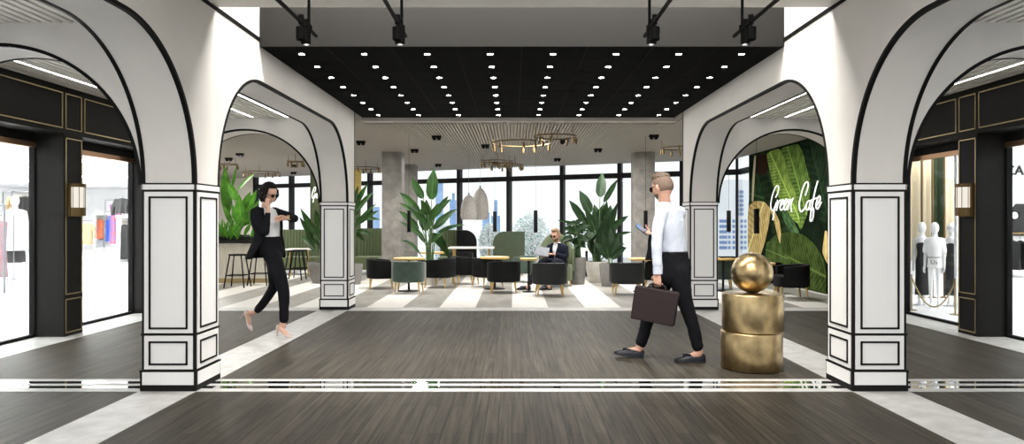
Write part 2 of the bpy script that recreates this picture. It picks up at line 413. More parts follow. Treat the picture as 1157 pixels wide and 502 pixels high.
# ---- the four panelled piers
def pier(s, ya, label):
    X = side(s); x0, x1 = sorted((X(R0), X(R1))); y0, y1 = ya, ya+.412
    t = thing('arcade_pillar', label, 'pillar', ((x0+x1)/2, (y0+y1)/2, 0), kind='thing', group='white panelled arcade pillars')
    cx, cy, hw = (x0+x1)/2, (y0+y1)/2, .206
    b = MB(); b.box(x0, x1, y0, y1, 0, SPR); b.box(x0-.01, x1+.01, y0-.01, y1+.01, 0, .158); b.buildw('core', M['core'], t)
    def around(z0, z1, half, out, mk, name, mat_):
        """a board on each of the four faces"""
        b = MB()
        for dx, dy in ((0,-1),(0,1),(1,0),(-1,0)):
            c = V(cx+dx*out, cy+dy*out, (z0+z1)/2)
            b.obox(c, V(half*abs(dy)+.006*abs(dx), 0, 0), V(0, half*abs(dx)+.006*abs(dy), 0), V(0,0,(z1-z0)/2))
        return b.buildw(name, mat_, t, bevel=.002)
    around(.050, .148, .197, .217, 0, 'plinth_board', M['panel'])
    around(.168, .426, .186, hw+.001, 0, 'lower_board', M['panel'])
    around(.446, 1.532, .186, hw+.001, 0, 'upper_board', M['panel'])
    around(1.549, 1.588, .196, .211, 0, 'cornice_board', M['panel'])
    for z0, z1, o_ in ((.150,.162,.220), (.430,.442,.213), (1.535,1.546,.2155), (1.590,1.600,.2155)):
        b = MB(); b.box(cx-o_, cx+o_, cy-o_, cy+o_, z0, z1); b.buildw('lip', M['core'], t)
    for nm, z0, z1 in (('lower_moulding', .208, .378), ('upper_moulding', .484, 1.490)):
        b = MB()
        for dx, dy in ((0,-1),(0,1),(1,0),(-1,0)):
            n_ = V(dx,dy,0); a_ = V(-dy,dx,0); c = V(cx,cy,0)+n_*(hw+.008); q = .142; g = .0068
            for zz in (z0, z1): b.obox(c+V(0,0,zz), a_*(q+g), n_*.006, V(0,0,g))
            for e in (-1, 1): b.obox(c+a_*q*e+V(0,0,(z0+z1)/2), a_*g, n_*.006, V(0,0,(z1-z0)/2))
        b.buildw(nm, M['black'], t)
    return t
pier(-1, Y0a, 'near white panelled arcade pillar in front of the dark shopfront with the lit clothes racks')
pier(1, Y0a, 'near white panelled arcade pillar beside the brass pedestal and in front of the mannequin window')
pier(-1, Y1a, 'far white panelled arcade pillar at the cafe edge behind the walking woman')
pier(1, Y1a, 'far white panelled arcade pillar at the cafe edge behind the walking man')

# ---- ceilings
b = MB(); b.box(XC-R0, XC+R0, -1.6, 5.6, 3.062, 3.2); c0 = struct(b.buildw('ceiling', M['hallceil']))
b = MB(); b.box(XC-R0, XC+R0, 5.5, 5.6, 3.2, 4.35); struct(b.buildw('wall_well_front', M['ceil']))
b = MB(); b.box(XC-3, XC+3, 5.5, 11.2, 4.35, 4.45); struct(b.buildw('ceiling.001', M['ceil']))
b = MB(); b.box(XC-3, XC+3, 11.03, 11.2, 2.93, 4.4); struct(b.buildw('wall_cafe_bulkhead', M['ceil']))
for s in (-1, 1):
    X = side(s)
    b = MB(); b.box(X(R1), X(RW+.1), -1.6, Y1a, 2.872, 2.95); c = struct(b.buildw('ceiling_aisle_'+SIDE[s], M['aback']))
    b = MB(); r = R1+.03
    while r < RW:
        b.box(X(r), X(r+.048), -1.6, Y1a, 2.83, 2.872); r += .083
    b.buildw('slat_field', M['aslat'], c)
# ---- dropped black ceiling box
bx = thing('dropped_ceiling', 'black dropped ceiling box with rows of small downlights over the hall', 'ceiling', (XC, 8.78, 2.987), kind='thing')
b = MB(); xa, xb, ya, yb, zb = XC-2.518, XC+2.518, 6.557, 11.0, 2.987
b.box(xa, xb, ya, ya+.06, zb, 4.35); b.box(xa, xa+.05, ya+.06, yb-.05, zb, 3.3); b.box(xb-.05, xb, ya+.06, yb-.05, zb, 3.3); b.box(xa, xb, yb-.05, yb, zb, 3.3)
b.buildw('fascia', M['boxside'], bx)
b = MB(); b.box(xa+.01, xb-.01, ya+.003, yb-.01, zb-.004, zb+.03)
b.buildw('soffit', M['blackceil'], bx)
b = MB(); cw_, ch_ = 5.036/8, 4.443/8
for i in range(1, 8): b.box(xa+cw_*i-.004, xa+cw_*i+.004, ya+.003, yb, zb-.0065, zb)
for j in range(1, 8): b.box(xa+.01, xb-.01, ya+ch_*j-.003, ya+ch_*j+.003, zb-.0065, zb)
b.buildw('panel_joint', M['seam'], bx)
lens = None
for j in range(8):
    for i in range(8):
        loc = (xa+cw_*(i+.5), ya+ch_*(j+.5), zb-.004)
        lab = 'small round downlight in the %s row of the black ceiling, %s along it' % (
            ('front','second','third','fourth','fifth','sixth','seventh','rear')[j], ('first','second','third','fourth','fifth','sixth','seventh','last')[i])
        if lens is None:
            lens = thing('ceiling_light', lab, 'downlight', loc, group='downlights in the black ceiling')
            q = MB(); q.lathe([(.030,0),(.042,0),(.042,-.006),(.030,-.004)], n=16, cap0=False, cap1=False); q.build('trim_ring', M['black'], lens)
            q = MB(); q.lathe([(.0005,-.003),(.028,-.003),(.028,.0),(.0005,.0)], n=16); q.build('lens', M['lamp'], lens)
        else: dup(lens, loc, label=lab)

# ---- track rails with twin spots
for r_, lab in ((-1.46, 'black ceiling rail with twin spots, nearest the pillar by the clothes shop'), (-.835, 'black ceiling rail with twin spots, second from the clothes shop side'),
               (.835, 'black ceiling rail with twin spots, second from the mannequin shop side'), (1.46, 'black ceiling rail with twin spots, nearest the pillar by the mannequin shop')):
    x = XC+r_; e = 1 if r_ > 0 else -1
    t = thing('track_light', lab, 'spotlight', (x, 3, 2.6), group='hanging track rails with spots')
    b = MB(); b.tube([(x,.8,2.6),(x,4.77,2.6)], .013, 8); b.buildw('rail', M['black'], t)
    for y in (1.2, 4.6):
        b = MB(); b.tube([(x,y,2.58),(x,y,3.065)], .010, 8); b.cyl((x,y,2.575),(x,y,2.625),.022, n=12); b.cyl((x,y,3.05),(x,y,3.063),.035, n=14); b.buildw('drop_rod', M['black'], t)
    for y, dx in ((4.43, .0), (4.53, 0)):
        b = MB(); b.cyl((x,y,2.645),(x,y,2.585),.018, n=12); b.cyl((x,y,2.59),(x,y,2.555),.009, n=8)
        b.lathe([(.012,2.566),(.032,2.564),(.033,2.56),(.033,2.485),(.028,2.480),(.026,2.50),(.001,2.505)], (x,y,0), 18)
        b.buildw('spot_head', M['black'], t)

# ---- strip lights in the slatted aisle ceilings
for s in (-1, 1):
    X = side(s); nm = 'clothes' if s < 0 else 'mannequin'
    for r_, lab in ((3.37, 'strip light in slatted ceiling on the %s shop side, closest to the arcade'), (3.88, 'strip light in slatted ceiling on the %s shop side, middle of three'), (4.79, 'strip light in slatted ceiling on the %s shop side, beside the dark fascia')):
        t = thing('ceiling_strip_light', lab % nm, 'ceiling light', (X(r_), 7.8, 2.83), group='linear lights in the aisle ceilings')
        b = MB(); b.box(X(r_-.03), X(r_-.02), 5.75, 9.95, 2.824, 2.866); b.box(X(r_+.02), X(r_+.03), 5.75, 9.95, 2.824, 2.866); b.buildw('housing', M['aslat'], t)
        b = MB(); b.box(X(r_-.02), X(r_+.02), 5.76, 9.94, 2.826, 2.862); b.buildw('diffuser', M['strip'], t)

# ================================================================== SHOPFRONTS
def gold_frame(b, X, r, y0, y1, z0, z1, g=.006):
    for y in (y0, y1): b.box(X(r-.008), X(r+.01), y-g, y+g, z0-g, z1+g)
    for z in (z0, z1): b.box(X(r-.008), X(r+.01), y0-g, y1+g, z-g, z+g)
wn = 1
for s in (-1, 1):
    X = side(s)
    b = MB()
    b.box(X(RP), X(RW+.06), 3.6, 10.08, 2.30, 2.87)
    for y0, y1 in ((3.6,4.0), (7.70,8.03), (9.68,10.08)): b.box(X(RP), X(RW+.06), y0, y1, 0, 2.30)
    b.box(X(RW-.02), X(RW+.06), 4.0, 9.68, 2.20, 2.31)
    sf = struct(b.buildw('wall_shop_'+SIDE[s], M['shopdark']))
    b = MB()
    for y0, y1 in ((3.63,3.97), (7.725,8.005), (9.705,10.05)):
        gold_frame(b, X, RP, y0, y1, .045, .42); gold_frame(b, X, RP, y0, y1, .48, 2.25); gold_frame(b, X, RP, y0, y1, 2.36, 2.755)
    for y0, y1 in ((4.03,7.665), (8.065,9.645)): gold_frame(b, X, RP, y0, y1, 2.36, 2.755)
    b.buildw('gold_beading', M['gold'], sf)
    for y0, y1 in ((4.0,7.70), (8.03,9.68)):
        b = MB(); b.box(X(RW-.02), X(RW+.03), y0, y1, 0, .035)
        for y in (y0, y1-.02): b.box(X(RW-.02), X(RW+.03), y, y+.02, .035, 2.14)
        wo = struct(b.buildw('window_%d' % wn, M['black'])); wn += 1
        b = MB(); b.box(X(RW-.03), X(RW+.03), y0, y1, 2.14, 2.20); b.buildw('window_head', M['bronze'], wo)
        b = MB(); b.box(X(RW), X(RW+.012), y0+.02, y1-.02, .035, 2.14); b.buildw('pane', M['glass'], wo)
    # lantern on the pilaster
    t = thing('wall_lantern', 'lit brass half-round wall lantern on the dark pilaster by the %s' % ('clothes racks' if s < 0 else 'mannequin window'), 'wall lamp', (X(RP), 7.865, 1.36), group='brass wall lanterns')
    def half(r0, r1, z0, z1, nm, m_, seg=14):
        b = MB(); pr = []
        for (r_, z) in ((r0,z0),(r1,z0),(r1,z1),(r0,z1)):
            pr.append([V(X(RP-.03-r_*math.sin(PI*k/seg)), 7.865-r_*math.cos(PI*k/seg), z) for k in range(seg+1)])
        pr.append(pr[0]); b.rings(pr, False, False, closed=False)
        for k in (0, seg): b.add([q[k] for q in pr[:4]], [(0,1,2,3)])
        return b.buildw(nm, m_, t)
    b = MB(); b.box(X(RP), X(RP-.032), 7.865-.115, 7.865+.115, 1.36, 1.74); b.buildw('back_plate', M['brass'], t, bevel=.004)
    half(.001, .098, 1.37, 1.465, 'lower_band', M['brass']); half(.001, .1, 1.70, 1.74, 'cap', M['brass'])
    half(.02, .088, 1.465, 1.70, 'glass_shade', M['sconce'])
    b = MB()
    for k in (1, 4, 7, 10, 13):
        a = PI*k/14; x_, y_ = X(RP-.03-.092*math.sin(a)), 7.865-.092*math.cos(a); b.tube([(x_,y_,1.46),(x_,y_,1.705)], .004, 6)
    b.buildw('bar', M['brass'], t)
    # shop room
    b = MB(); b.box(X(RW+.06), X(11.5), 3.5, 16.5, -.1, .0); struct(b.buildw('floor_shop_'+SIDE[s], M['white']))
    b = MB(); b.box(X(RW+.0), X(11.5), 3.5, 16.5, 2.95, 3.05); struct(b.buildw('ceiling_shop_'+SIDE[s], M['white']))
    b = MB(); b.box(X(11.4), X(11.5), 3.5, 16.5, 0, 2.95); b.box(X(RW+.06), X(11.5), 3.4, 3.5, 0, 3)
    if s < 0: b.box(X(RW+.10), X(11.5), 14.0, 14.1, 0, 3); b.box(X(RW+.04), X(RW+.10), 10.0, 14.1, 0, 3)
    else: b.box(X(RW+.22), X(11.5), 12.2, 12.3, 0, 3); b.box(X(RW+.15), X(RW+.21), 10.08, 10.5, 0, 3); b.box(X(RW+.02), X(RW+.2), 10.08, 10.12, 0, 3)
    struct(b.buildw('wall_shop_interior_'+SIDE[s], M['white']))
    for k, y in enumerate((5.6, 8.4, 11.0)):  # glowing panels added out of view to brighten the shop
        t = thing('added_panel_light', 'added unseen ceiling panel light inside the %s shop, %s' % ('clothes' if s < 0 else 'mannequin', ('at its front','at its middle','at its rear')[k]), 'ceiling light', (X(8.2), y, 2.93), group='added fill panels in the shops')
        b = MB(); b.box(X(6.6), X(9.8), y-.5, y+.5, 2.935, 2.95); b.buildw('frame', M['white'], t)
        b = MB(); b.box(X(6.65), X(9.75), y-.45, y+.45, 2.925, 2.936); b.buildw('diffuser', M['shopglow' if s < 0 else 'shopglow2'], t)
        b = MB()  # unseen vanes added to keep shop light off the aisle
        for q in range(9): b.box(X(6.65+.385*q), X(6.66+.385*q), y-.45, y+.45, 2.68, 2.93)
        b.buildw('added_baffle', M['white'], t)
# ================================================================== CAFE SHELL
def wy(x): return 20.2-.48*x                 # the slanting window front
DIR = V(1,-.48,0).normalized(); NRM = V(-.48,-1,0).normalized()   # along the window front, towards the hall
LW0, LW1 = V(-5.46,10.49,0), V(-13.3,26.6,0)  # partition between the clothes shop and the cafe
CEZ = 2.905
def poly_slab(poly, z0, z1):
    b = MB(); b.prism(poly, lambda a, c, d: V(a, c, d), z0, z1); return b
bpy.data.objects.remove(o) if False else None
old = bpy.data.objects['floor.001']; me = poly_slab([(-5.41,9.98),(5.72,9.98),(5.72,wy(5.72)+.1),(LW1.x,LW1.y),(-5.5,10.49)], -.12, 0).mesh('floor.001'); me.materials.append(M['bands']); old.data = me
b = poly_slab([(-5.5,10.5),(XC-2.54,10.5),(XC-2.54,11.1),(XC+2.54,11.1),(XC+2.54,10.5),(5.72,10.5),(5.72,wy(5.72)),(LW1.x,LW1.y)], 2.955, 3.05); cc = struct(b.buildw('ceiling_cafe', M['ceil']))
b = MB(); x = -13.2
while x < 5.66:
    y0 = 11.2 if -2.45 < x < 2.6 else 10.5
    if x < LW0.x: y0 = LW0.y+(x-LW0.x)/(LW1.x-LW0.x)*(LW1.y-LW0.y)+.1
    y1 = min(wy(x), wy(x+.05))
    if y1 > y0+.1: b.box(x, x+.034, y0, y1, CEZ, 2.955)
    x += .056
b.buildw('slat_field', M['slat'], cc)
def wallseg(name, p, q, z0, z1, th, m, parent=None):
    d = (q-p); L_ = d.length; d = d/L_; nn = V(-d.y, d.x, 0)
    b = MB(); b.obox((p+q)/2+V(0,0,(z0+z1)/2), d*L_/2, nn*th/2, V(0,0,(z1-z0)/2)); return b.buildw(name, m, parent)
struct(wallseg('wall_cafe_left', LW0, LW1+V(-.05,.3,0), 0, 3.05, .1, M['cream']))
wr = MB(); wr.box(5.715, 5.80, 10.5, 16.5, 0, 3.05); struct(wr.buildw('wall_cafe_right', M['core']))
# window front: ten bays between mullions 1.53 m apart
mx = [-1.652+1.53*k for k in range(-6, 6)]
mx[-1] = 5.72; mx = [-10.832]+mx[1:] if False else mx
for i, (xa, xb) in enumerate(zip(mx, mx[1:])):
    if xa < -9.4: continue
    pa, pb = V(xa, wy(xa), 0), V(xb, wy(xb), 0)
    b = MB(); L_ = (pb-pa).length
    b.obox(pa+V(0,0,1.5), DIR*.055, NRM*.09, V(0,0,1.5)); b.obox(pb+V(0,0,1.5), DIR*.03, NRM*.06, V(0,0,1.5))
    mid = (pa+pb)/2
    b.obox(mid+V(0,0,2.577), DIR*L_/2, NRM*.08, V(0,0,.07)); b.obox(mid+V(0,0,.05), DIR*L_/2, NRM*.06, V(0,0,.05))
    wo = struct(b.buildw('window_%d' % wn, M['mullion'])); wn += 1
    for z0, z1 in ((.1,2.507), (2.647,3.0)):
        b = MB(); b.obox(mid+V(0,0,(z0+z1)/2)-NRM*.02, DIR*(L_/2-.05), NRM*.004, V(0,0,(z1-z0)/2)); b.buildw('pane', M['glass'], wo)
# short glazed return between the mural wall and the window front
b = MB(); y0, y1 = 16.5, wy(5.72)
b.box(5.71,5.80,y0,y0+.05,0,3.0); b.box(5.71,5.80,y0,y1,2.507,2.647); b.box(5.71,5.80,y0,y1,0,.1)
wo = struct(b.buildw('window_%d' % wn, M['mullion'])); wn += 1
for z0, z1 in ((.1,2.507), (2.647,3.0)): b = MB(); b.box(5.75,5.757,y0+.05,y1-.05,z0,z1); b.buildw('pane', M['glass'], wo)
struct(wallseg('wall_back', V(-13.4, wy(-13.4), 0), V(-9.30, wy(-9.30), 0), 0, 3.05, .12, M['cream']))
# raw concrete columns
for (u, v, hw, lab) in ((442.5, 15.62, .225, 'raw concrete column behind the green barrel chair, nearer of two'), (459, 18.95, .25, 'raw concrete column half hidden behind the nearer concrete column'),
                        (728.5, 15.62, .235, 'raw concrete column behind the man holding a phone')):
    c = W(u, 251, v); t = thing('concrete_column', lab, 'column', (c.x, v+hw, 0), kind='thing', group='raw concrete columns')
    b = MB(); b.box(c.x-hw, c.x+hw, v, v+2*hw, 0, 2.96); b.buildw('shaft', M['concrete'], t, bevel=.008)
    b = MB(); b.box(c.x-hw-.004, c.x+hw+.004, v-.004, v+2*hw+.004, 0, .06); b.buildw('skirting', M['mullion'], t)

# ---- leaf mural and its lettering
MX = 5.708
mu = thing('leaf_mural', 'wall mural of large green and yellow leaves beside the cafe windows', 'mural', (MX, 13.6, 0))
def mw(u, v, dx=0):
    Y = F*MX/(u-CX); return V(MX-dx, Y, H+(CY-v)*Y/F)
b = MB(); b.box(MX-.012, MX+.006, 10.6, 16.49, .0, 2.90); b.buildw('backing', mat('mural_dark', (.006,.013,.006), .95, var=.5, scale=2, spec=.05), mu)
LEAVES = [  # polygon in photo pixels (outline), colours, layer
 ('d', [(853,195),(863,196),(872,207),(878,222),(880,240),(858,250),(846,240),(848,205)]),
 ('e', [(848,168),(868,170),(886,180),(897,210),(900,260),(888,300),(876,280),(868,240),(858,200)]),
 ('r', [(855,176),(867,173),(871,185),(867,197),(856,198)]),
 ('f', [(904,160),(925,155),(935,170),(936,240),(934,262),(918,230),(914,200),(909,180)]),
 ('o', [(882,168),(903,162),(908,172),(913,192),(917,208),(914,240),(906,262),(897,240),(891,210),(886,185)]),
 ('g', [(867,174),(873,170),(882,168),(887,178),(892,198),(899,216),(903,240),(906,256),(894,246),(882,225),(874,208),(870,190)]),
 ('m', [(880,232),(889,236),(898,250),(905,264),(898,266),(888,252)]),
 ('y', [(846,244),(847,233),(854,227),(865,228),(872,236),(870,254),(865,276),(858,296),(850,300),(846,280)]),
 ('s', [(853.5,176),(855.5,176),(854,200),(852.5,228),(850.5,228),(851.5,200)]),
 ('b', [(869,274),(878,265),(893,262),(909,265),(922,276),(932,292),(935,305),(935,340),(909,331),(890,322),(878,300)]),
 ('k', [(867,274),(877,271),(888,285),(895,297),(888,300),(876,298),(866,296)]),
 ('y', [(870,234),(877,239),(882,249),(884,262),(883,277),(879,262),(875,245)]),
 ('y', [(934,260),(937,262),(938,300),(934,293),(931,285)]),
]
LM = {'d': leaf_mat('mural_mid_green', (0.00864,0.0252,0.00864), (0.036,0.0792,0.0252), sc=16, rough=.9, spec=.05), 'e': leaf_mat('mural_deep_green', (0.00576,0.01584,0.00576), (0.0216,0.0432,0.0144), sc=16, rough=.9, spec=.05),
      'r': mat('mural_brown', (.03,.015,.008), .95, spec=.05, var=.5, scale=9, stretch=(1,4,1)), 'f': leaf_mat('mural_night_green', (0.00432,0.01152,0.00504), (0.01296,0.02736,0.01152), sc=12, rough=.9, spec=.05),
      'o': leaf_mat('mural_olive', (0.0486,0.0972,0.0175), (0.1652,0.2722,0.05832), sc=20, rough=.9, spec=.05), 'g': leaf_mat('mural_lime', (0.108,0.2052,0.0324), (0.3456,0.486,0.108), sc=24, rough=.9, spec=.05),
      'm': leaf_mat('mural_stripe_green', (0.0144,0.0504,0.0144), (0.1152,0.216,0.0864), sc=30, rough=.9, spec=.05), 'y': leaf_mat('mural_straw', (0.4687,0.3236,0.1004), (0.7812,0.625,0.279), sc=12, rough=.9, spec=.05),
      's': mat('mural_stalk', (.62,.52,.26), .5), 'b': leaf_mat('mural_moss', (0.0216,0.0396,0.0072), (0.072,0.1116,0.0252), sc=22, rough=.9, spec=.05), 'k': leaf_mat('mural_fern', (0.0252,0.0576,0.01152), (0.108,0.1584,0.0432), sc=18, rough=.9, spec=.05)}
def flat_leaf(poly, layer, m_):
    """printed leaf: a thin sheet with u along its long axis and v across"""
    P = [mw(u, v, .014+.0015*layer) for u, v in poly]
    c = sum(P, V(0,0,0))/len(P)
    sxx = sum((p.y-c.y)**2 for p in P); szz = sum((p.z-c.z)**2 for p in P); sxz = sum((p.y-c.y)*(p.z-c.z) for p in P)
    th = .5*math.atan2(2*sxz, sxx-szz); d = (math.cos(th), math.sin(th))
    # smooth the outline
    for _ in range(2):
        Q = []
        for i in range(len(P)):
            a, e = P[i], P[(i+1) % len(P)]; Q += [a*.86+e*.14, a*.14+e*.86]
        P = Q
    me = bpy.data.meshes.new('printed_leaf'); n_ = len(P)
    me.from_pydata([tuple(p-mu.location) for p in P+[p+V(.0012,0,0) for p in P]], [], [tuple(range(n_)), tuple(reversed(range(n_, 2*n_)))]+[(i, n_+i, n_+(i+1) % n_, (i+1) % n_) for i in range(n_)])
    al = [((p.y-c.y)*d[0]+(p.z-c.z)*d[1], -(p.y-c.y)*d[1]+(p.z-c.z)*d[0]) for p in P]
    a0, a1 = min(a for a, _ in al), max(a for a, _ in al); c0_, c1_ = min(q for _, q in al), max(q for _, q in al)
    uvl = me.uv_layers.new(name='UVMap')
    for lp in me.loops:
        a, q = al[lp.vertex_index % n_]; uvl.data[lp.index].uv = ((a-a0)/(a1-a0), (q-c0_)/(c1_-c0_))
    put('printed_leaf', me, m_, mu, smooth=False)
for k, (kk, poly) in enumerate(LEAVES): flat_leaf(poly, k, LM[kk])
STROKES = [  # handwriting, in a 618x502 tracing box
 [(118,218),(136,180),(145,140),(138,118),(122,122),(103,160),(85,220),(75,280),(80,322),(95,330),(112,300),(124,262)], [(124,262),(108,330),(93,415)],
 [(135,240),(125,335)], [(126,330),(140,272),(160,240)],
 [(160,296),(185,258),(181,238),(166,262),(157,308),(170,330),(192,300)],
 [(192,298),(217,255),(211,232),(197,260),(190,308),(203,328),(222,296)],
 [(236,232),(222,328)], [(224,322),(242,258),(258,238),(252,300),(260,345)], [(258,260),(274,222)],
 [(380,200),(400,140),(405,100),(392,82),(366,118),(342,198),(328,268),(330,320),(346,344),(370,318),(386,290)],
 [(420,246),(398,258),(386,308),(400,328),(420,290),(428,244)], [(428,244),(416,306),(428,328),(440,310)],
 [(490,74),(466,160),(444,270),(424,398),(430,426),(446,398),(453,330),(442,306)], [(436,240),(482,222)],
 [(480,288),(510,240),(505,206),(488,230),(474,290),(490,318),(520,258)]]
def smooth_line(p, n_=6):
    out = []
    for i in range(len(p)-1):
        a, b_, c_, d_ = p[max(i-1,0)], p[i], p[i+1], p[min(i+2,len(p)-1)]
        for k in range(n_):
            t = k/n_
            out.append(tuple(.5*((2*b_[j])+(-a[j]+c_[j])*t+(2*a[j]-5*b_[j]+4*c_[j]-d_[j])*t*t+(-a[j]+3*b_[j]-3*c_[j]+d_[j])*t**3) for j in range(len(p[0]))))
    return out+[tuple(p[-1])]
signglow = mat('white_letter', (.86,.86,.85), .4, emit=(1,1,.98), es=.45)
sg = thing('cafe_sign', 'white lit script lettering Green Cafe on the leaf mural', 'sign', (MX-.05, 13.2, 1.5))
for word, rng in (('word_green', range(0,9)), ('word_cafe', range(9,15))):
    b = MB()
    for i in rng:
        pts = [mw(864+x/7.725, 195+y/7.725, .055) for x, y in smooth_line(STROKES[i])]; b.tube(pts, .0145, 8)
    b.buildw(word, signglow, sg)
b = MB()
for i in (0, 5, 9, 12, 14):
    p = mw(864+STROKES[i][4][0]/7.725, 195+STROKES[i][4][1]/7.725, 0); b.cyl(p, p-V(.06,0,0), .008, n=6)
b.buildw('standoff', M['pale'], sg)
# free standing leaf panel with the same lettering, deeper in the cafe on the other side
PY = 18.0
pn = thing('leaf_screen', 'tall leaf-printed panel rising behind the far pillar next to the walking woman', 'panel', ((379-CX)*PY/F, PY, 0))
xa, xb = (350.5-CX)*PY/F, (407-CX)*PY/F
b = MB(); b.box(xa, xb, PY, PY+.08, 0, 2.69); b.buildw('board', LM['e'] if False else mat('panel_leaf_green', (.035,.055,.015), .5, var=.6, scale=2.2, col2=(.10,.13,.04), stretch=(3,1,.6)), pn)
b = MB(); b.box(xb-.14, xb+.01, PY-.012, PY+.09, 1.7, 2.69); b.buildw('yellow_leaf', mat('panel_yellow', (.45,.33,.08), .5, var=.3, scale=6), pn)
s2 = thing('cafe_sign', 'small white script lettering on the leaf-printed panel, cut off by the far pillar', 'sign', ((352-CX)*PY/F+.5, PY-.03, 1.8))
b = MB(); sc_ = .0115*.42*(PY/F)/ (PY/F) if False else None
for st in STROKES:
    pts = [W(352.4+(x-72)/17.0, 229-(415-y)/17.0, PY-.03) for x, y in smooth_line(st)]; b.tube(pts, .014, 6)
b.buildw('script', signglow, s2)

# ================================================================== CAFE FURNITURE
def plan(hw, hd, n_, a0, a1, e=.72):
    out = []
    for k in range(n_+1):
        a = a0+(a1-a0)*k/n_; c, s_ = math.cos(a), math.sin(a)
        out.append((hw*math.copysign(abs(c)**e, c), hd*math.copysign(abs(s_)**e, s_)))
    return out
def barrel_chair(label, loc, rz, m_, group):
    """faces local +y"""
    t = thing('barrel_chair', label, 'chair', loc, rz, group)
    b = MB(); pl = plan(.285, .265, 40, 0, 2*PI)[:-1]
    b.rings([[V(x*f_, y*f_, z) for x, y in pl] for f_, z in ((.90,.20),(.97,.205),(1,.225),(1,.36),(.98,.385),(.90,.40))]); b.build('seat', m_, t)
    a0, a1 = PI-.55, 2*PI+.55
    po, pi_ = plan(.31, .29, 36, a0, a1), plan(.262, .242, 36, a0, a1)
    b = MB(); rs = []
    m = len(po)
    for k in range(m):
        (xo, yo), (xi, yi) = po[k], pi_[k]; e = min(k, m-1-k)/(m-1)
        zt = .545+.04*min(1, e*3.2); zb = .212
        rs.append([V(xo*.97,yo*.97,zb), V(xo,yo,zb+.03), V(xo,yo,zt-.02), V(xo*.97+xi*.03,yo*.97+yi*.03,zt-.005), V((xo+xi)/2,(yo+yi)/2,zt), V(xi,yi,zt-.012), V(xi,yi,.30), V(xi,yi,zb)])
    b.rings(rs); b.build('backrest', m_, t)
    for x, y in ((-.20,-.20),(.20,-.20),(-.21,.19),(.21,.19)):
        b = MB(); b.tube([(x*1.12,y*1.12,0),(x,y,.21)], [.011,.021], 12); b.build('leg', M['brassleg'], t)
    return t
CH = [  # u, v of the nearest legs, turn, material, label
 (431,327,-1.35,'chair','charcoal barrel chair standing beside the concrete column, turned to the small round table'),
 (462,332,.0,'velvet','green velvet barrel chair with its back to the hall, left of the tall banana plant'),
 (497,326,1.2,'chair','charcoal barrel chair under the tall banana plant, facing the green velvet chair table'),
 (526,322,-1.2,'chair','charcoal barrel chair between the tall banana plant and the pair of charcoal chairs'),
 (520,312.4,.2,'chairg','grey barrel chair pulled up to the long white table'),
 (551,325.5,-1.0,'chair','charcoal barrel chair side-on, partly covered by the chair in front of it'),
 (569,331.8,.05,'chair','charcoal barrel chair with its back to the hall, beneath the shell pendants'),
 (592,320,1.3,'velvet','green velvet barrel chair left of the seated man'),
 (621,335.2,.02,'chairg','dark grey barrel chair with its back to the hall in front of the seated man'),
 (708,334.3,-.05,'chairg','dark grey barrel chair in front of the two big plant pots'),
 (741,329,1.3,'chair','charcoal barrel chair half hidden behind the walking man'),
 (812,328,-.2,'velvet','green velvet barrel chair between the far pillar and the brass sphere'),
 (893,339,1.45,'chair','black barrel chair in front of the leaf mural beside the brass pedestal'),
 (864,333,-.4,'chair','black barrel chair behind the brass sphere'),
]
masters = {}
for u, v, rz, mk, lab in CH:
    p = G(u, v); p.y += .22; p.x = (u-CX)*p.y/F
    if mk in masters: dup(masters[mk], p, rz, lab)
    else: masters[mk] = barrel_chair(lab, p, rz, M[mk], 'barrel chairs in the cafe')
def round_table(u, Y, r, lab, z=.625, br=.20):
    x = (u-CX)*Y/F; t = thing('side_table', lab, 'table', (x,Y,0), group='small round cafe tables')
    b = MB(); b.lathe([(.01,z-.034),(r-.01,z-.034),(r,z-.028),(r,z-.003),(r-.004,z)], n=40, cap1=False); b.build('table_edge', M['yellow'], t)
    b = MB(); b.lathe([(.01,z-.01),(r-.004,z-.004),(r-.005,z+.001),(.001,z+.001)], n=40); b.build('table_top', mat('honey_top', (.72,.55,.28), .35) if 'honey_top' not in bpy.data.materials else bpy.data.materials['honey_top'], t)
    b = MB(); b.tube([(0,0,.012),(0,0,z-.03)], .022, 14); b.build('column', M['mullion'], t)
    b = MB(); b.lathe([(br,0),(br,.008),(.05,.016),(.02,.03)], n=32); b.build('base_plate', M['mullion'], t)
    return t
round_table(462, 12.86, .29, 'small round table with honey-coloured edge behind the green velvet chair near the column')
round_table(489, 15.4, .28, 'small round table with honey-coloured edge under the banana plant leaves')
round_table(559, 13.25, .28, 'small round table with honey-coloured edge among the charcoal chairs under the shell pendants')
round_table(597.5, 12.70, .165, 'tiny round table with honey-coloured edge at the knees of the seated man', br=.13)
round_table(727, 12.75, .27, 'small round table with honey-coloured edge behind the briefcase man')
round_table(817, 12.9, .29, 'small round table with honey-coloured edge next to the far pillar and the brass sphere')
round_table(855, 11.35, .30, 'small round table with honey-coloured edge directly behind the brass sphere')
b = MB(); p = W(824, 251, 12.75); b.box(p.x-.15, p.x+.15, 12.75, 12.95, .627, .652); tag(b.buildw('laptop', M['chair'], bevel=.005), 'closed black laptop lying on the round table by the far pillar', 'laptop')
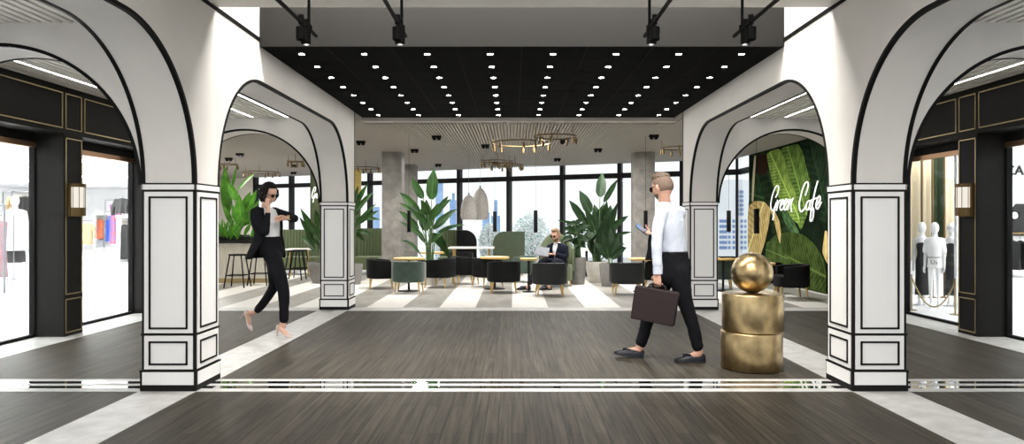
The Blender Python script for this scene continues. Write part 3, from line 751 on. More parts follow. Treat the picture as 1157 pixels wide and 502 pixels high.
# long white table
Y = 15.6; xa, xb = (506-CX)*Y/F, (558-CX)*Y/F
t = thing('dining_table', 'long white table in front of the curved booths', 'table', ((xa+xb)/2, Y+.3, 0))
b = MB(); b.box(xa, xb, Y, Y+.6, .685, .72); b.buildw('table_top', M['tabletop'], t, bevel=.006)
for x in (xa+.12, xb-.12):
    for y in (Y+.1, Y+.5): b = MB(); b.tube([(x,y,0),(x,y,.687)], [.014,.022], 10); b.buildw('leg', M['brassleg'], t)
Y = 16.2; xa, xb = (654-CX)*Y/F, (674-CX)*Y/F
t = thing('dining_table', 'white table half hidden behind the tall plants right of the seated man', 'table', ((xa+xb)/2, Y+.3, 0))
b = MB(); b.box(xa, xb, Y, Y+.5, .61, .66); b.buildw('table_top', M['tabletop'], t, bevel=.006)
b = MB(); b.tube([((xa+xb)/2,Y+.25,0),((xa+xb)/2,Y+.25,.62)], .03, 12); b.lathe([(.2,0),(.2,.01),(.03,.02)], ((xa+xb)/2,Y+.25,0)); b.buildw('pedestal', M['mullion'], t)

# high-backed booths
def rounded(w, z0, z1, rl, rr, n_=10):
    p = [(0,z0),(w,z0)]
    p += [(w-rr+rr*math.cos(PI/2*k/n_), z1-rr+rr*math.sin(PI/2*k/n_)) for k in range(n_+1)] if rr else [(w,z1)]
    p += [(rl-rl*math.sin(PI/2*k/n_), z1-rl+rl*math.cos(PI/2*k/n_)) for k in range(n_+1)] if rl else [(0,z1)]
    return p
def channels(b, x0, x1, y, z0, z1, pitch=.075):
    n_ = max(1, round((x1-x0)/pitch)); w = (x1-x0)/n_
    for k in range(n_):
        c = x0+w*(k+.5); b.rings([[V(c+w*.52*math.cos(a), y-w*.45*math.sin(a), z) for a in [PI*j/6 for j in range(7)]] for z in (z0, z1-.02, z1)], closed=False)
def booth(u0, u1, Y, ztop, lab, mback, rl=.28, rr=.02, front=None, depth=.62):
    x0, x1 = (u0-CX)*Y/F, (u1-CX)*Y/F; w = x1-x0
    t = thing('booth_seat', lab, 'sofa', ((x0+x1)/2, Y+depth/2, 0), group='high-backed booth seats')
    b = MB(); b.prism(rounded(w, .1, ztop, rl, rr), lambda a, z, d: V(x0+a, d, z), Y, Y+.12); b.buildw('backrest', mback, t, bevel=.02)
    b = MB(); b.box(x0+.02, x1-.02, Y+.12, Y+depth, .14, .44); b.buildw('seat', M['velvetd'], t, bevel=.03)
    for x in (x0+.06, x1-.06):
        for y in (Y+.06, Y+depth-.06): b = MB(); b.tube([(x,y,0),(x,y,.15)], .015, 8); b.buildw('leg', M['brassleg'], t)
    if front:
        b = MB(); channels(b, (front[0]-CX)*Y/F, (front[1]-CX)*Y/F, Y, .45, ztop-.01); b.buildw('channel_cushion', M['olive'], t)
    return t
booth(557, 593, 16.6, 1.07, 'dark green high-backed booth with rounded corner, under the window left of the seated man', M['velvetd'])
booth(516, 538.5, 17.0, 1.10, 'black-backed booth with rounded shoulder behind the shell pendants', M['chair'], rl=.02, rr=.3)
def channel_sofa(u0, u1, Y, ztop, lab):
    x0, x1 = (u0-CX)*Y/F, (u1-CX)*Y/F
    t = thing('channel_sofa', lab, 'sofa', ((x0+x1)/2, Y, 0), group='olive channel-tufted sofas')
    b = MB(); b.box(x0, x1, Y+.03, Y+.16, .1, ztop); b.buildw('back_panel', M['velvetd'], t, bevel=.02)
    b = MB(); channels(b, x0+.01, x1-.01, Y+.05, .42, ztop+.01); b.buildw('channel_cushion', M['olive'], t)
    b = MB(); b.box(x0, x1, Y-.5, Y+.05, .12, .44); b.buildw('seat', M['olive'], t, bevel=.03)
    for x in (x0+.06, x1-.06):
        for y in (Y-.45, Y+.1): b = MB(); b.tube([(x,y,0),(x,y,.13)], .015, 8); b.buildw('leg', M['brassleg'], t)
channel_sofa(497, 517, 17.1, 1.09, 'short olive channel-tufted sofa beside the black-backed booth')
channel_sofa(318, 363, 17.2, 1.10, 'long olive channel-tufted sofa behind the walking woman')
channel_sofa(404, 432, 17.3, 1.13, 'olive channel-tufted sofa behind the plant next to the concrete column')
# the seated man's armchair: a tufted back that curves round
ac = thing('armchair', 'olive channel-tufted round-backed armchair of the seated man', 'armchair', W(629.3, 251, 13.95)*1, 0)
ac.location.z = 0
b = MB()
for k in range(19):
    a = PI*1.0*(k/18); c, s_ = math.cos(a), math.sin(a); zt = 1.08-.32*abs(c)**2.2
    x, y = .31*c, .30*s_
    b.tube([(x,y,.30),(x,y,zt-.03),(x,y,zt)], [.034,.034,.02], 10)
b.build('channel_cushion', M['olive'], ac)
b = MB(); rs = []
for k in range(25):
    a = PI*k/24; c, s_ = math.cos(a), math.sin(a); zt = 1.07-.32*abs(c)**2.2
    rs.append([V(.32*c,.31*s_,.12), V(.37*c,.36*s_,.12), V(.37*c,.36*s_,zt), V(.32*c,.31*s_,zt)])
b.rings(rs); b.build('backrest', M['velvetd'], ac)
b = MB(); b.rings([[V(x*f_, y*f_-.05, z) for x, y in plan(.30,.30,32,0,2*PI)[:-1]] for f_, z in ((.95,.12),(1,.16),(1,.40),(.95,.44))]); b.build('seat', M['olive'], ac)
for x, y in ((-.24,-.24),(.24,-.24),(-.22,.22),(.22,.22)): b = MB(); b.tube([(x*1.1,y*1.1,0),(x,y,.14)], [.011,.018], 10); b.build('leg', M['brassleg'], ac)

# ---- bar counter, stools
BY = 14.5
bar = thing('bar_counter', 'ribbed cream bar counter with black top under the bright green plants', 'counter', (-6.4, BY+.4, 0))
b = MB(); b.box(-7.2, -5.20, BY+.03, BY+.8, .10, .85); b.buildw('body', M['cream'], bar)
b = MB(); x = -7.19
while x < -5.21: b.cyl((x,BY+.03,.10), (x,BY+.03,.845), .018, n=8); x += .042
b.buildw('ribbed_front', M['ribs'], bar)
b = MB(); b.box(-7.2, -5.22, BY+.05, BY+.78, 0, .10); b.buildw('kick_plate', M['gold'], bar)
b = MB(); b.box(-7.22, -5.17, BY-.03, BY+.86, .85, .90); b.buildw('worktop', M['mullion'], bar, bevel=.004)
def stool(u, v, lab):
    p = G(u, v); p.y += .15
    t = thing('bar_stool', lab, 'stool', p, 0, 'black four-legged bar stools')
    b = MB(); b.lathe([(.05,.625),(.165,.63),(.172,.645),(.165,.662),(.001,.665)], n=28); b.build('seat', M['black'], t)
    for sx in (-1,1):
        for sy in (-1,1): b = MB(); b.tube([(sx*.20,sy*.18,0),(sx*.115,sy*.11,.635)], .0135, 8); b.build('leg', M['black'], t)
    b = MB(); q = .165; b.tube([(-q,-q*.9,.24),(q,-q*.9,.24),(q,q*.9,.24),(-q,q*.9,.24),(-q,-q*.9,.24)], .010, 6); b.build('footrest', M['black'], t)
    return t
s0 = stool(265, 325.5, 'black bar stool standing clear at the ribbed bar, next to the near pillar')
for u, v, lab in ((291, 323, 'black bar stool at the ribbed bar, half behind the walking woman'), (331, 317, 'black stool just in front of the walking woman, nearer of two by the white-topped table'), (336.5, 315.5, 'black stool behind another one, at the white-topped table')):
    p = G(u, v); p.y += .15; dup(s0, p, 0, lab)
Y = 16.1; xa, xb = (322-CX)*Y/F, (348-CX)*Y/F
t = thing('dining_table', 'white-topped table by the black stools in front of the olive sofa', 'table', ((xa+xb)/2, Y+.2, 0))
b = MB(); b.box(xa, xb, Y, Y+.42, .63, .67); b.buildw('table_top', M['tabletop'], t, bevel=.005)
for x in (xa+.06, xb-.06): b = MB(); b.tube([(x,Y+.21,0),(x,Y+.21,.64)], .02, 10); b.buildw('leg', M['brassleg'], t)

# ================================================================== PLANTS
class Fol:
    """foliage with a leaf UV: u along, v across"""
    def __init__(s): s.v = []; s.f = []; s.uv = []
    def leaf(s, p0, p1, w, arch=.1, face=V(0,-1,.15), roll=0, n=9, fold=.22, tipcurl=0, stalk=None):
        p0, p1 = Vector(p0), Vector(p1); L_ = (p1-p0).length
        c = (p0+p1)/2+V(0,0,arch*L_)
        pts = []; 
        for i in range(n+1):
            t = i/n; pts.append(p0*(1-t)**2+c*2*t*(1-t)+p1*t*t+V(0,0,-tipcurl*t**4*L_))
        o = len(s.v)
        for i, p in enumerate(pts):
            t = i/n; tg = (pts[min(i+1,n)]-pts[max(i-1,0)]).normalized()
            nr = (face-tg*face.dot(tg)).normalized(); nr = Matrix.Rotation(roll, 3, tg) @ nr
            sd = tg.cross(nr)
            ww = w*.5*(math.sin(PI*min(1,(t*.97+.03))**.72)**.85 if t < 1 else .02)
            rip = 1+.06*math.sin(i*2.7+len(s.v))
            for q in (-1,-.5,0,.5,1):
                s.v.append(p+sd*ww*q*rip+nr*ww*fold*abs(q)*(1.1-.2*abs(q)))
        for i in range(n):
            for j in range(4):
                a = o+i*5+j; s.f.append((a, a+1, a+6, a+5))
                s.uv.append(((i/n, j/4), (i/n,(j+1)/4), ((i+1)/n,(j+1)/4), ((i+1)/n, j/4)))
        return pts
    def build(s, name, m_, parent):
        me = bpy.data.meshes.new(name); off = Vector(parent.location)
        me.from_pydata([tuple(p-off) for p in s.v], [], s.f)
        ul = me.uv_layers.new(name='UVMap'); k = 0
        for fi, q in enumerate(s.uv):
            for c in q: ul.data[k].uv = c; k += 1
        return put(name, me, m_, parent, ang=180)
def pot(t, x, y, r0, r1, h, m_):
    b = MB(); b.lathe([(r0*.98,0),(r0,.01),(r0+(r1-r0)*.55,h*.45),(r1,h-.02),(r1-.005,h),(r1-.03,h),(r1-.04,h-.04),(.01,h-.045)], (x,y,0), 36); b.buildw('pot', m_, t)
    b = MB(); b.lathe([(r1-.042,h-.06),(r1-.042,h-.035),(r1*.5,h-.02),(.001,h-.022)], (x,y,0), 24); b.buildw('soil', M['soil'], t)
def px_plant(t, base, leaves, Y, m_, dys=None, stem_r=.016, name='foliage', seed=1):
    rnd = random.Random(seed); fo = Fol(); st = MB(); base = Vector(base)
    for k, lf in enumerate(leaves):
        u0, v0, u1, v1, wp = lf[:5]; ar = lf[5] if len(lf) > 5 else .12; fc = lf[6] if len(lf) > 6 else V(rnd.uniform(-.45,.45), -1, rnd.uniform(.1,.6))
        d = rnd.uniform(-.32,.32); p0 = W(u0, v0, Y+d*.4); p1 = W(u1, v1, Y+d)
        pts = fo.leaf(p0, p1, wp*Y/F*1.06, ar, fc)
        b0 = base+V(rnd.uniform(-.07,.07), rnd.uniform(-.07,.07), 0)
        m1 = b0+V(0,0,(p0.z-b0.z)*.6)+(p0-b0)*V(1,1,0).x*.0
        m1 = V(b0.x+(p0.x-b0.x)*.35, b0.y+(p0.y-b0.y)*.35, b0.z+(p0.z-b0.z)*.62)
        st.tube([b0, m1, p0, pts[3]], [stem_r, stem_r*.75, stem_r*.5, stem_r*.28], 7)
    fo.build(name, m_, t); st.buildw('stalks', M['stem'], t)
def conv(c, ox, oy, sc_): return [(ox+a/sc_, oy+b_/sc_, ox+c_/sc_, oy+d/sc_, w/sc_)+tuple(r) for a, b_, c_, d, w, *r in c]
# tall plant left of the centre
Y = 14.2; x = (484.5-CX)*Y/F
t = thing('banana_plant', 'tall dark green banana plant rising between the charcoal chairs near the concrete column', 'plant', (x,Y,0), group='big potted plants')
pot(t, x, Y, .19, .24, .42, M['potw'])
P1 = [(140,150,150,20,52,.02),(105,145,55,58,36,-.02),(112,280,118,150,58,.0),(92,215,5,120,34,.1),(85,235,5,165,22,.15),(85,275,0,198,26,.12),(95,305,3,243,20,.1),
      (92,380,5,325,15,.35),(150,225,210,135,26,.05),(148,275,247,190,32,.1),(165,290,282,256,17,.12),(150,300,214,396,36,.22),(158,205,222,148,20,.08),(132,300,188,352,34,.25),
      (120,250,60,200,26,.1),(135,240,170,165,34,.0),(110,330,70,270,22,.1),(140,330,190,290,22,.1),(125,215,95,150,30,.0)]
px_plant(t, (x,Y,.38), conv(P1, 450, 185, 3.71), Y, M['leafm'], seed=3)
# right group
Y = 14.75; x = (674-CX)*Y/F
t = thing('banana_plant', 'tall broad-leaved plant in a pale stone pot right of the seated man', 'plant', (x,Y,0), group='big potted plants')
pot(t, x, Y, .17, .25, .45, M['potw'])
P3 = [(172,135,181,36,42,.0),(188,155,245,62,24,.05),(132,200,88,108,46,.0),(112,240,46,148,32,.05),(172,265,148,165,46,.0),(212,265,214,168,42,.0),(198,295,242,160,30,.05),
      (215,300,302,278,15,.1),(212,270,288,212,25,.1),(205,340,272,328,18,.2),(150,335,128,248,42,.0),(192,375,232,298,36,.05),(172,372,166,268,42,.0),(100,262,-2,230,14,.1),
      (205,365,275,340,16,.2),(160,300,110,230,34,.0),(180,320,205,220,38,.0),(190,330,250,240,30,.1),(150,260,110,180,30,.0),(150,370,120,300,30,.1),(185,240,200,150,30,.0)]
rnd = random.Random(21)
P3 += [(165+rnd.uniform(-25,35), rnd.uniform(240,375), 165+rnd.uniform(-75,95), rnd.uniform(150,330), rnd.uniform(24,40), .1) for _ in range(14)]
px_plant(t, (x,Y,.41), conv(P3, 630, 185, 3.59), Y, M['leafd'], seed=5)
Y = 13.85; x = (689-CX)*Y/F
t = thing('potted_plant', 'short leafy plant in a grey pot in front of the pale stone pot', 'plant', (x,Y,0), group='big potted plants')
pot(t, x, Y, .17, .215, .46, M['potg'])
px_plant(t, (x,Y,.42), [(688,292,680,262,9,.1),(690,291,700,266,9,.1),(687,293,671,274,8,.2),(691,293,708,280,8,.2),(690,290,690,256,9,.05)], Y, M['leafd'], seed=6)
Y = 14.3; x = (652.5-CX)*Y/F
t = thing('potted_plant', 'bushy drooping plant in a tall grey concrete pot touching the seated man', 'plant', (x,Y,0), group='big potted plants')
pot(t, x, Y, .145, .185, .56, M['potg'])
rnd = random.Random(11); L_ = []
for k in range(34):
    a = rnd.uniform(0, 2*PI); u0, v0 = 650+rnd.uniform(-4,4), 278-rnd.uniform(0,26); rr = rnd.uniform(8,17)
    L_.append((u0, v0, u0+rr*math.cos(a), v0+abs(rr*math.sin(a))*rnd.uniform(-.5,1.1), rnd.uniform(4,6.5), .3))
px_plant(t, (x,Y,.52), L_, Y, M['leafd'], stem_r=.008, seed=7)
# plant behind the far pillar
Y = 14.6; x = (366-CX)*Y/F
t = thing('banana_plant', 'broad-leaved plant in a grey concrete pot half hidden by the far pillar near the woman', 'plant', (x,Y,0), group='big potted plants')
pot(t, x, Y, .24, .34, .44, M['potg'])
P2 = conv([(560,480,474,328,36,.0),(545,505,468,378,30,.05),(580,430,560,335,34,.0),(560,530,500,470,30,.1),(590,500,540,410,30,.0)], 245, 170, 5.017)
P2 += [(372,285,352,262,8,.2),(356,284,340,268,6,.2),(362,280,360,250,9,.0),(366,270,380,205,9,.0)]
px_plant(t, (x,Y,.40), P2, Y, M['leafm'], seed=8)
Y = 14.3; x = (398-CX)*Y/F
t = thing('banana_plant', 'dark spreading banana plant peeking out behind the far pillar toward the concrete column', 'plant', (x,Y,0), group='big potted plants')
pot(t, x, Y, .17, .22, .42, M['potg'])
P4 = conv([(0,330,78,188,30,.05),(10,350,112,235,34,.08),(0,400,152,395,26,.15),(0,300,26,200,30,.0),(20,420,142,342,30,.1),(10,460,105,492,26,.25),(0,370,60,300,26,.1),(0,440,130,300,20,.1),(-20,330,10,230,30,.0),(0,470,60,520,26,.3)], 400, 170, 5.02)
px_plant(t, (x,Y,.38), P4, Y, M['leafm'], seed=9)
# plants on the bar
Y = 15.05
t = thing('banana_plant', 'bright green banana plant standing on the bar beside the near pillar', 'plant', ((266-CX)*Y/F, Y, .9), group='bright plants on the bar')
b = MB(); b.box((249-CX)*Y/F, (282-CX)*Y/F, Y-.14, Y+.14, .90, 1.02); b.buildw('trough', M['mullion'], t, bevel=.005)
PB = conv([(42,205,30,25,40,.0),(75,155,40,85,30,.0),(80,115,143,54,18,.08),(58,105,76,25,11,.0),(90,255,85,135,42,.0),(98,190,128,122,26,.0),(112,205,150,118,25,.05),(108,235,152,168,36,.05),
           (60,250,20,170,22,.1),(120,240,172,190,22,.1),(100,250,140,210,30,.1),(70,230,60,170,22,.0),(55,160,20,120,20,.1),(130,210,165,150,16,.1)], 245, 180, 3.346)
px_plant(t, ((268-CX)*Y/F, Y, 1.0), PB, Y, M['leafb'], seed=10, stem_r=.012)
t = thing('fern_plant', 'low bright green grassy plants along the bar top', 'plant', ((262-CX)*Y/F, Y-.25, .9), group='bright plants on the bar')
b = MB(); b.box((248-CX)*Y/F, (290-CX)*Y/F, Y-.34, Y-.17, .90, 0.985); b.buildw('trough', M['mullion'], t, bevel=.005)
L_ = []; rnd = random.Random(4)
for k in range(34):
    u0 = rnd.uniform(248, 288); L_.append((u0, 272-rnd.uniform(0,6), u0+rnd.uniform(-10,10), 272-rnd.uniform(8,26), rnd.uniform(2,4.2), .12))
px_plant(t, ((264-CX)*Y/F, Y-.25, .97), L_, Y-.3, M['leafb'], stem_r=.005, seed=12)
bpy.data.objects  # keep

# ================================================================== HANGING LIGHTS
def chandelier(u, v, rpx, lab, npend=8, rot=0, dz=0):
    Y = 1.44*F/(251-v); r = rpx*Y/F; x = (u-CX)*Y/F
    t = thing('ring_chandelier', lab, 'chandelier', (x,Y,2.74+dz), 0, 'brass ring chandeliers')
    b = MB(); b.rings([[V((r+.011*math.cos(q))*math.cos(a), (r+.011*math.cos(q))*math.sin(a), .011*math.sin(q)) for q in [2*PI*j/8 for j in range(8)]] for a in [2*PI*k/56 for k in range(57)]], False, False); b.build('ring', M['brass'], t)
    for k in range(3):
        a = rot+.5+2*PI*k/3; b = MB(); b.tube([(r*math.cos(a),r*math.sin(a),0),(r*math.cos(a),r*math.sin(a),.17-dz)], .006, 6); b.build('hanger', M['brass'], t)
    for k in range(npend):
        a = rot+2*PI*(k+.35*(k % 2))/npend; c = V(r*math.cos(a), r*math.sin(a), 0)
        b = MB(); b.tube([c+V(0,0,.03), c+V(0,0,-.035)], .007, 6); b.lathe([(.008,-.03),(.022,-.034),(.022,-.125),(.017,-.125),(.016,-.05)], c, 14); b.build('pendant_lamp', M['brass'], t)
chandelier(588, 162, 33, 'large brass ring chandelier hanging at the middle of the cafe ceiling', 10, .2)
chandelier(627, 154.5, 24, 'brass ring chandelier crossing the large one, closest to the black ceiling', 7, .9)
chandelier(561, 182.5, 18, 'smaller brass ring chandelier above the shell pendants, on the concrete column side', 9, .1)
chandelier(573, 184.5, 18, 'smaller brass ring chandelier above the shell pendants, on the window side', 9, .5, -.05)
chandelier(412, 190, 17, 'brass ring chandelier beside the top of the concrete column', 8, .3)
chandelier(295, 195, 20, 'brass ring chandelier above the walking woman', 9, .3)
chandelier(334, 183, 9, 'small brass ring chandelier seen inside the arch just by the leaf-printed panel', 6, .3)
chandelier(257, 186, 11, 'small brass ring chandelier above the bar plants', 6, .6)
chandelier(768, 167.5, 20, 'brass ring chandelier cut off by the far pillar behind the walking man', 8, .25)
chandelier(818, 173, 13, 'brass ring chandelier inside the arch in front of the mural', 7, .25)
def pend(u0, u1, v0, v1, Y, lab):
    x = ((u0+u1)/2-CX)*Y/F; r = (u1-u0)/2*Y/F; z1 = H+(CY-v0)*Y/F; z0 = H+(CY-v1)*Y/F
    t = thing('tube_pendant', lab, 'pendant lamp', (x,Y,z0), 0, 'black tube pendants')
    b = MB(); b.lathe([(r-.004,0),(r,0),(r,z1-z0-.01),(r-.006,z1-z0),(.004,z1-z0)], n=18, cap0=False); b.lathe([(r-.006,0),(r-.008,.03),(.002,.03)], n=18, cap0=False); b.build('tube', M['black'], t)
    b = MB(); b.tube([(0,0,z1-z0-.005),(0,0,CEZ-z0)], .003, 5); b.build('cord', M['black'], t)
pend(460,464.3,238,262.6, 12.9, 'black tube pendant in front of the concrete column')
pend(557,561.2,239,262, 13.3, 'black tube pendant just beside the shell pendants')
pend(603,607.4,237.8,263, 13.0, 'black tube pendant above the tiny table of the seated man')
pend(727.3,731.8,238,258.6, 12.7, 'black tube pendant beside the walking man with the phone')
pend(821,825.8,238,262, 12.6, 'black tube pendant inside the arch in front of the window')
pend(851.8,857.8,236,264, 11.5, 'black tube pendant inside the arch in front of the mural')
def shell(u0, u1, v0, v1, Y, lab):
    x = ((u0+u1)/2-CX)*Y/F; r = (u1-u0)/2*Y/F; z1 = H+(CY-v0)*Y/F; z0 = H+(CY-v1)*Y/F; h = z1-z0
    t = thing('shell_pendant', lab, 'pendant lamp', (x,Y,z0), 0, 'woven shell pendants')
    pr = [(r*.86,0),(r*.93,.06*h)]+[(r*math.sin(math.acos(min(1,max(0,(k/16)))))*1.0 if False else r*(1-max(0,(k/16-.28)/.72)**2.3)**.62, .06*h+.94*h*k/16) for k in range(1,17)]
    pr[-1] = (.012, h)
    b = MB(); b.lathe(pr+[(q*.9, z-.012) for q, z in reversed(pr[1:-1])]+[(r*.80,.004)], n=36, cap0=False, cap1=False); b.build('shade', M['wicker'], t)
    b = MB(); b.tube([(0,0,h-.01),(0,0,CEZ-z0)], .004, 5); b.lathe([(.02,h-.02),(.02,h+.03),(.004,h+.05)], n=12); b.build('cord', M['mullside'], t)
    b = MB(); b.sphere((0,0,h*.45), .045, 14, 10); b.tube([(0,0,h*.48),(0,0,h-.01)], .012, 8); b.build('bulb', M['pale'], t)
shell(520.5,539,220,248.5, 16.0, 'smaller woven shell pendant in front of the window')
shell(533,552,212,248.5, 16.7, 'taller woven shell pendant in front of the window')
# black ceiling spots
SP = [(407.9,162,'over the gap between far pillar and concrete column'),(493.3,156.3,'nearest the black box, between column and large chandelier'),(468.5,171,'just beside the top of the concrete column'),
      (548.3,166,'beside the large ring chandelier'),(637.8,161,'below the ring chandelier closest to the black ceiling'),(629.7,181,'close above the window by the large ring chandelier'),(495.3,187.3,'close above the window by the tall banana plant'),
      (559.5,185,'among the smaller ring chandeliers'),(738.8,155.3,'above the head of the walking man'),(675.6,170.4,'above the tall plants by the seated man'),(271,175.6,'inside the arch above the walking woman, nearer one'),(258.6,180.6,'inside the arch above the bar plants'),(332,188,'inside the arch beside the leaf-printed panel, upper one'),(331.7,196,'inside the arch beside the leaf-printed panel, lower one')]
s0 = None
for u, v, lab in SP:
    p = W(u, v, 1.56*F/(251-v)); lab = 'black twin ceiling spot '+lab
    if s0: dup(s0, p, label=lab)
    else:
        s0 = thing('ceiling_spot', lab, 'spotlight', p, 0, 'black ceiling spots in the cafe')
        b = MB(); b.box(-.085,.085,-.05,.05,.0,.05); b.build('housing', M['black'], s0, bevel=.004)
        for sx in (-.042,.042): b = MB(); b.lathe([(.034,.0),(.034,-.035),(.028,-.035),(.024,-.01),(.001,-.01)], (sx,0,0), 14); b.build('spot_head', M['black'], s0)

# ================================================================== BRASS PEDESTAL AND SPHERE
cy = 6.085; cx = (849.6-CX)*cy/F
t = thing('brass_pedestal', 'aged brass pedestal of two stacked drums beside the near arcade pillar', 'pedestal', (cx,cy,0))
for dx, z0, z1, nm in ((-.006,.002,.333,'lower_drum'), (.006,.336,.668,'upper_drum')):
    b = MB(); r = .264; b.lathe([(r-.012,z0),(r-.003,z0+.003),(r,z0+.010),(r,z1-.010),(r-.003,z1-.003),(r-.012,z1),(.001,z1)], (cx+dx,cy,0), 72); b.buildw(nm, M['brassl'], t, ang=50)
b = MB(); b.sphere((cx,cy,.668+.180), .180, 64, 40); tag(b.buildw('brass_sphere', M['brassl'], ang=180), 'polished aged brass sphere resting on top of the brass pedestal', 'sphere')

# ================================================================== OUTSIDE
g = MB(); g.box(-90,90,26,140,-6.2,-6); struct(g.buildw('ground', M['ground']))
def tree(u, v0, v1, wpx, Y, lab, teal, seed):
    rnd = random.Random(seed); zt = H+(CY-v0)*Y/F; x = (u-CX)*Y/F; r = wpx/2*Y/F
    t = thing('tree', lab, 'tree', (x,Y,-6), 0, 'pale trees outside the window')
    z0 = H+(CY-v1)*Y/F
    b = MB(); b.tube([(x,Y,-6),(x+.1,Y,(z0-6)/2),(x,Y,(z0+zt)/2)], [.25,.18,.06], 8)
    for k in range(9): a = rnd.uniform(0,6.28); z = z0+rnd.random()*(zt-z0)*.7; b.tube([(x,Y,z-.6),(x+r*.7*math.cos(a),Y+r*.7*math.sin(a),z+.5)], [.05,.015], 5)
    b.buildw('trunk', M['bark'], t)
    for nm, m_, cnt, sz in (('hazed_leaves', M['fol'], 2600, .085), ('leaves', M['folt'], int(2600*teal), .075)):  # the pale leaves carry the outdoor haze in their colour
        q = MB()
        for k in range(cnt):
            while True:
                a, c, d = rnd.uniform(-1,1), rnd.uniform(-1,1), rnd.uniform(-1,1)
                if a*a+c*c+d*d < 1: break
            p = V(x+a*r, Y+c*r*.8, (z0+zt)/2+d*(zt-z0)/2); s_ = sz*rnd.uniform(.5,1.4)
            e1 = V(rnd.gauss(0,1),rnd.gauss(0,1),rnd.gauss(0,1)).normalized(); e2 = e1.cross(V(rnd.gauss(0,1),rnd.gauss(0,1),rnd.gauss(0,1))).normalized()
            q.add([p-e1*s_, p+e2*s_*.6, p+e1*s_, p-e2*s_*.6], [(0,1,2,3)])
        if cnt: q.buildw(nm, m_, t)
tree(600, 240, 300, 44, 44, 'haze-paled tree outside the window above the seated man', .16, 1)
tree(553, 252, 300, 26, 47, 'haze-paled tree outside the window below the shell pendants', .1, 2)
tree(505, 252, 300, 34, 52, 'haze-paled tree outside the window behind the tall banana plant', .12, 3)
tree(630, 262, 300, 34, 40, 'pale low tree outside the window behind the seated man', .3, 4)
def tower(parts, Y, lab, m_, group, base=-6):
    u0, u1, v0 = parts[0]; x = ((u0+u1)/2-CX)*Y/F
    t = thing('tower_block', lab, 'building', (x,Y,base), 0, group)
    b = MB()
    for k, (u0, u1, v0) in enumerate(parts):
        xa, xb = (u0-CX)*Y/F, (u1-CX)*Y/F; b.box(xa, xb, Y+.6*k, Y+.6*k+(xb-xa), base, H+(CY-v0)*Y/F)
    b.buildw('tower', m_, t); return t
tower([(545,553,240),(547,551,229)], 64, 'plain blue glass tower block seen between the shell pendant and the black tube', M['blued'], 'blue tower blocks outside')
tower([(555,565,244),(558,562,226)], 66, 'plain blue glass tower block with stepped top right of the shell pendants', M['blued'], 'blue tower blocks outside')
tower([(508,515,226),(510,513,218)], 66, 'plain blue glass tower block between the banana plant and the shell pendants', M['blued'], 'blue tower blocks outside')
tower([(492,500,206)], 64, 'tall plain blue tower block behind the banana plant', M['blued'], 'blue tower blocks outside')
tower([(422,428,234)], 70, 'plain blue tower block between far pillar and concrete column', M['blued'], 'blue tower blocks outside')
Y = 46
t = thing('apartment_block', 'white apartment block with rows of blue windows seen inside the arch by the mural', 'building', ((830-CX)*Y/F, Y, -6))
xa, xb = (812-CX)*Y/F, (852-CX)*Y/F; x2, x3 = (822-CX)*Y/F, (846-CX)*Y/F
b = MB(); b.box(xa, xb, Y, Y+3, -6, H+(CY-245)*Y/F); b.box(x2, x3, Y+.02, Y+3, -6, H+(CY-203)*Y/F); b.buildw('facade', M['facade'], t)
b = MB()
for v in (217,222,227,232,237,242):
    for u in (832,834.2,837,839.2): q = W(u, v, Y); b.box(q.x-.045, q.x+.045, Y-.04, Y+.04, q.z-.1, q.z+.1)
b.buildw('tower_windows', M['bluew'], t)
b = MB()
for v in (250,256,262,268,274,280):
    for u in (814,817,820,824,829,833,838,842): q = W(u, v, Y); b.box(q.x-.08, q.x+.08, Y-.04, Y+.04, q.z-.1, q.z+.1)
b.buildw('lower_windows', M['bluew'], t)
# ================================================================== PEOPLE
def limb(b, P, R, n=14):
    q = smooth_line([tuple(Vector(p))+(r,) for p, r in zip(P, R)], 6)
    pts = [Vector(x[:3]) for x in q]; rad = [max(.002, x[3]) for x in q]
    d0 = (pts[0]-pts[1]).normalized(); d1 = (pts[-1]-pts[-2]).normalized()
    r0, r1 = rad[0], rad[-1]
    head = [(pts[0]+d0*r0*.92, r0*.35), (pts[0]+d0*r0*.6, r0*.8)]; tail = [(pts[-1]+d1*r1*.6, r1*.8), (pts[-1]+d1*r1*.92, r1*.35)]
    pts = [h[0] for h in head]+pts+[h[0] for h in tail]; rad = [h[1] for h in head]+rad+[h[1] for h in tail]
    b.tube(pts, rad, n)
def ering(c, l, f, rl, rf, n=28, a0=0, a1=None):
    """ellipse round c; the angle starts in front and turns to the left"""
    if a1 is None: return [c+f*rf*math.cos(2*PI*k/n)+l*rl*math.sin(2*PI*k/n) for k in range(n)]
    return [c+f*rf*math.cos(a0+(a1-a0)*k/n)+l*rl*math.sin(a0+(a1-a0)*k/n) for k in range(n+1)]
def smooth_rings(R, k=5):
    """R: list of (center, rl, rf)"""
    q = smooth_line([tuple(c)+(a, b_) for c, a, b_ in R], k)
    return [(Vector(x[:3]), x[3], x[4]) for x in q]
def torso(b, R, l, f):
    Q = smooth_rings(R); b.rings([ering(c, l, f, a, d) for c, a, d in Q])
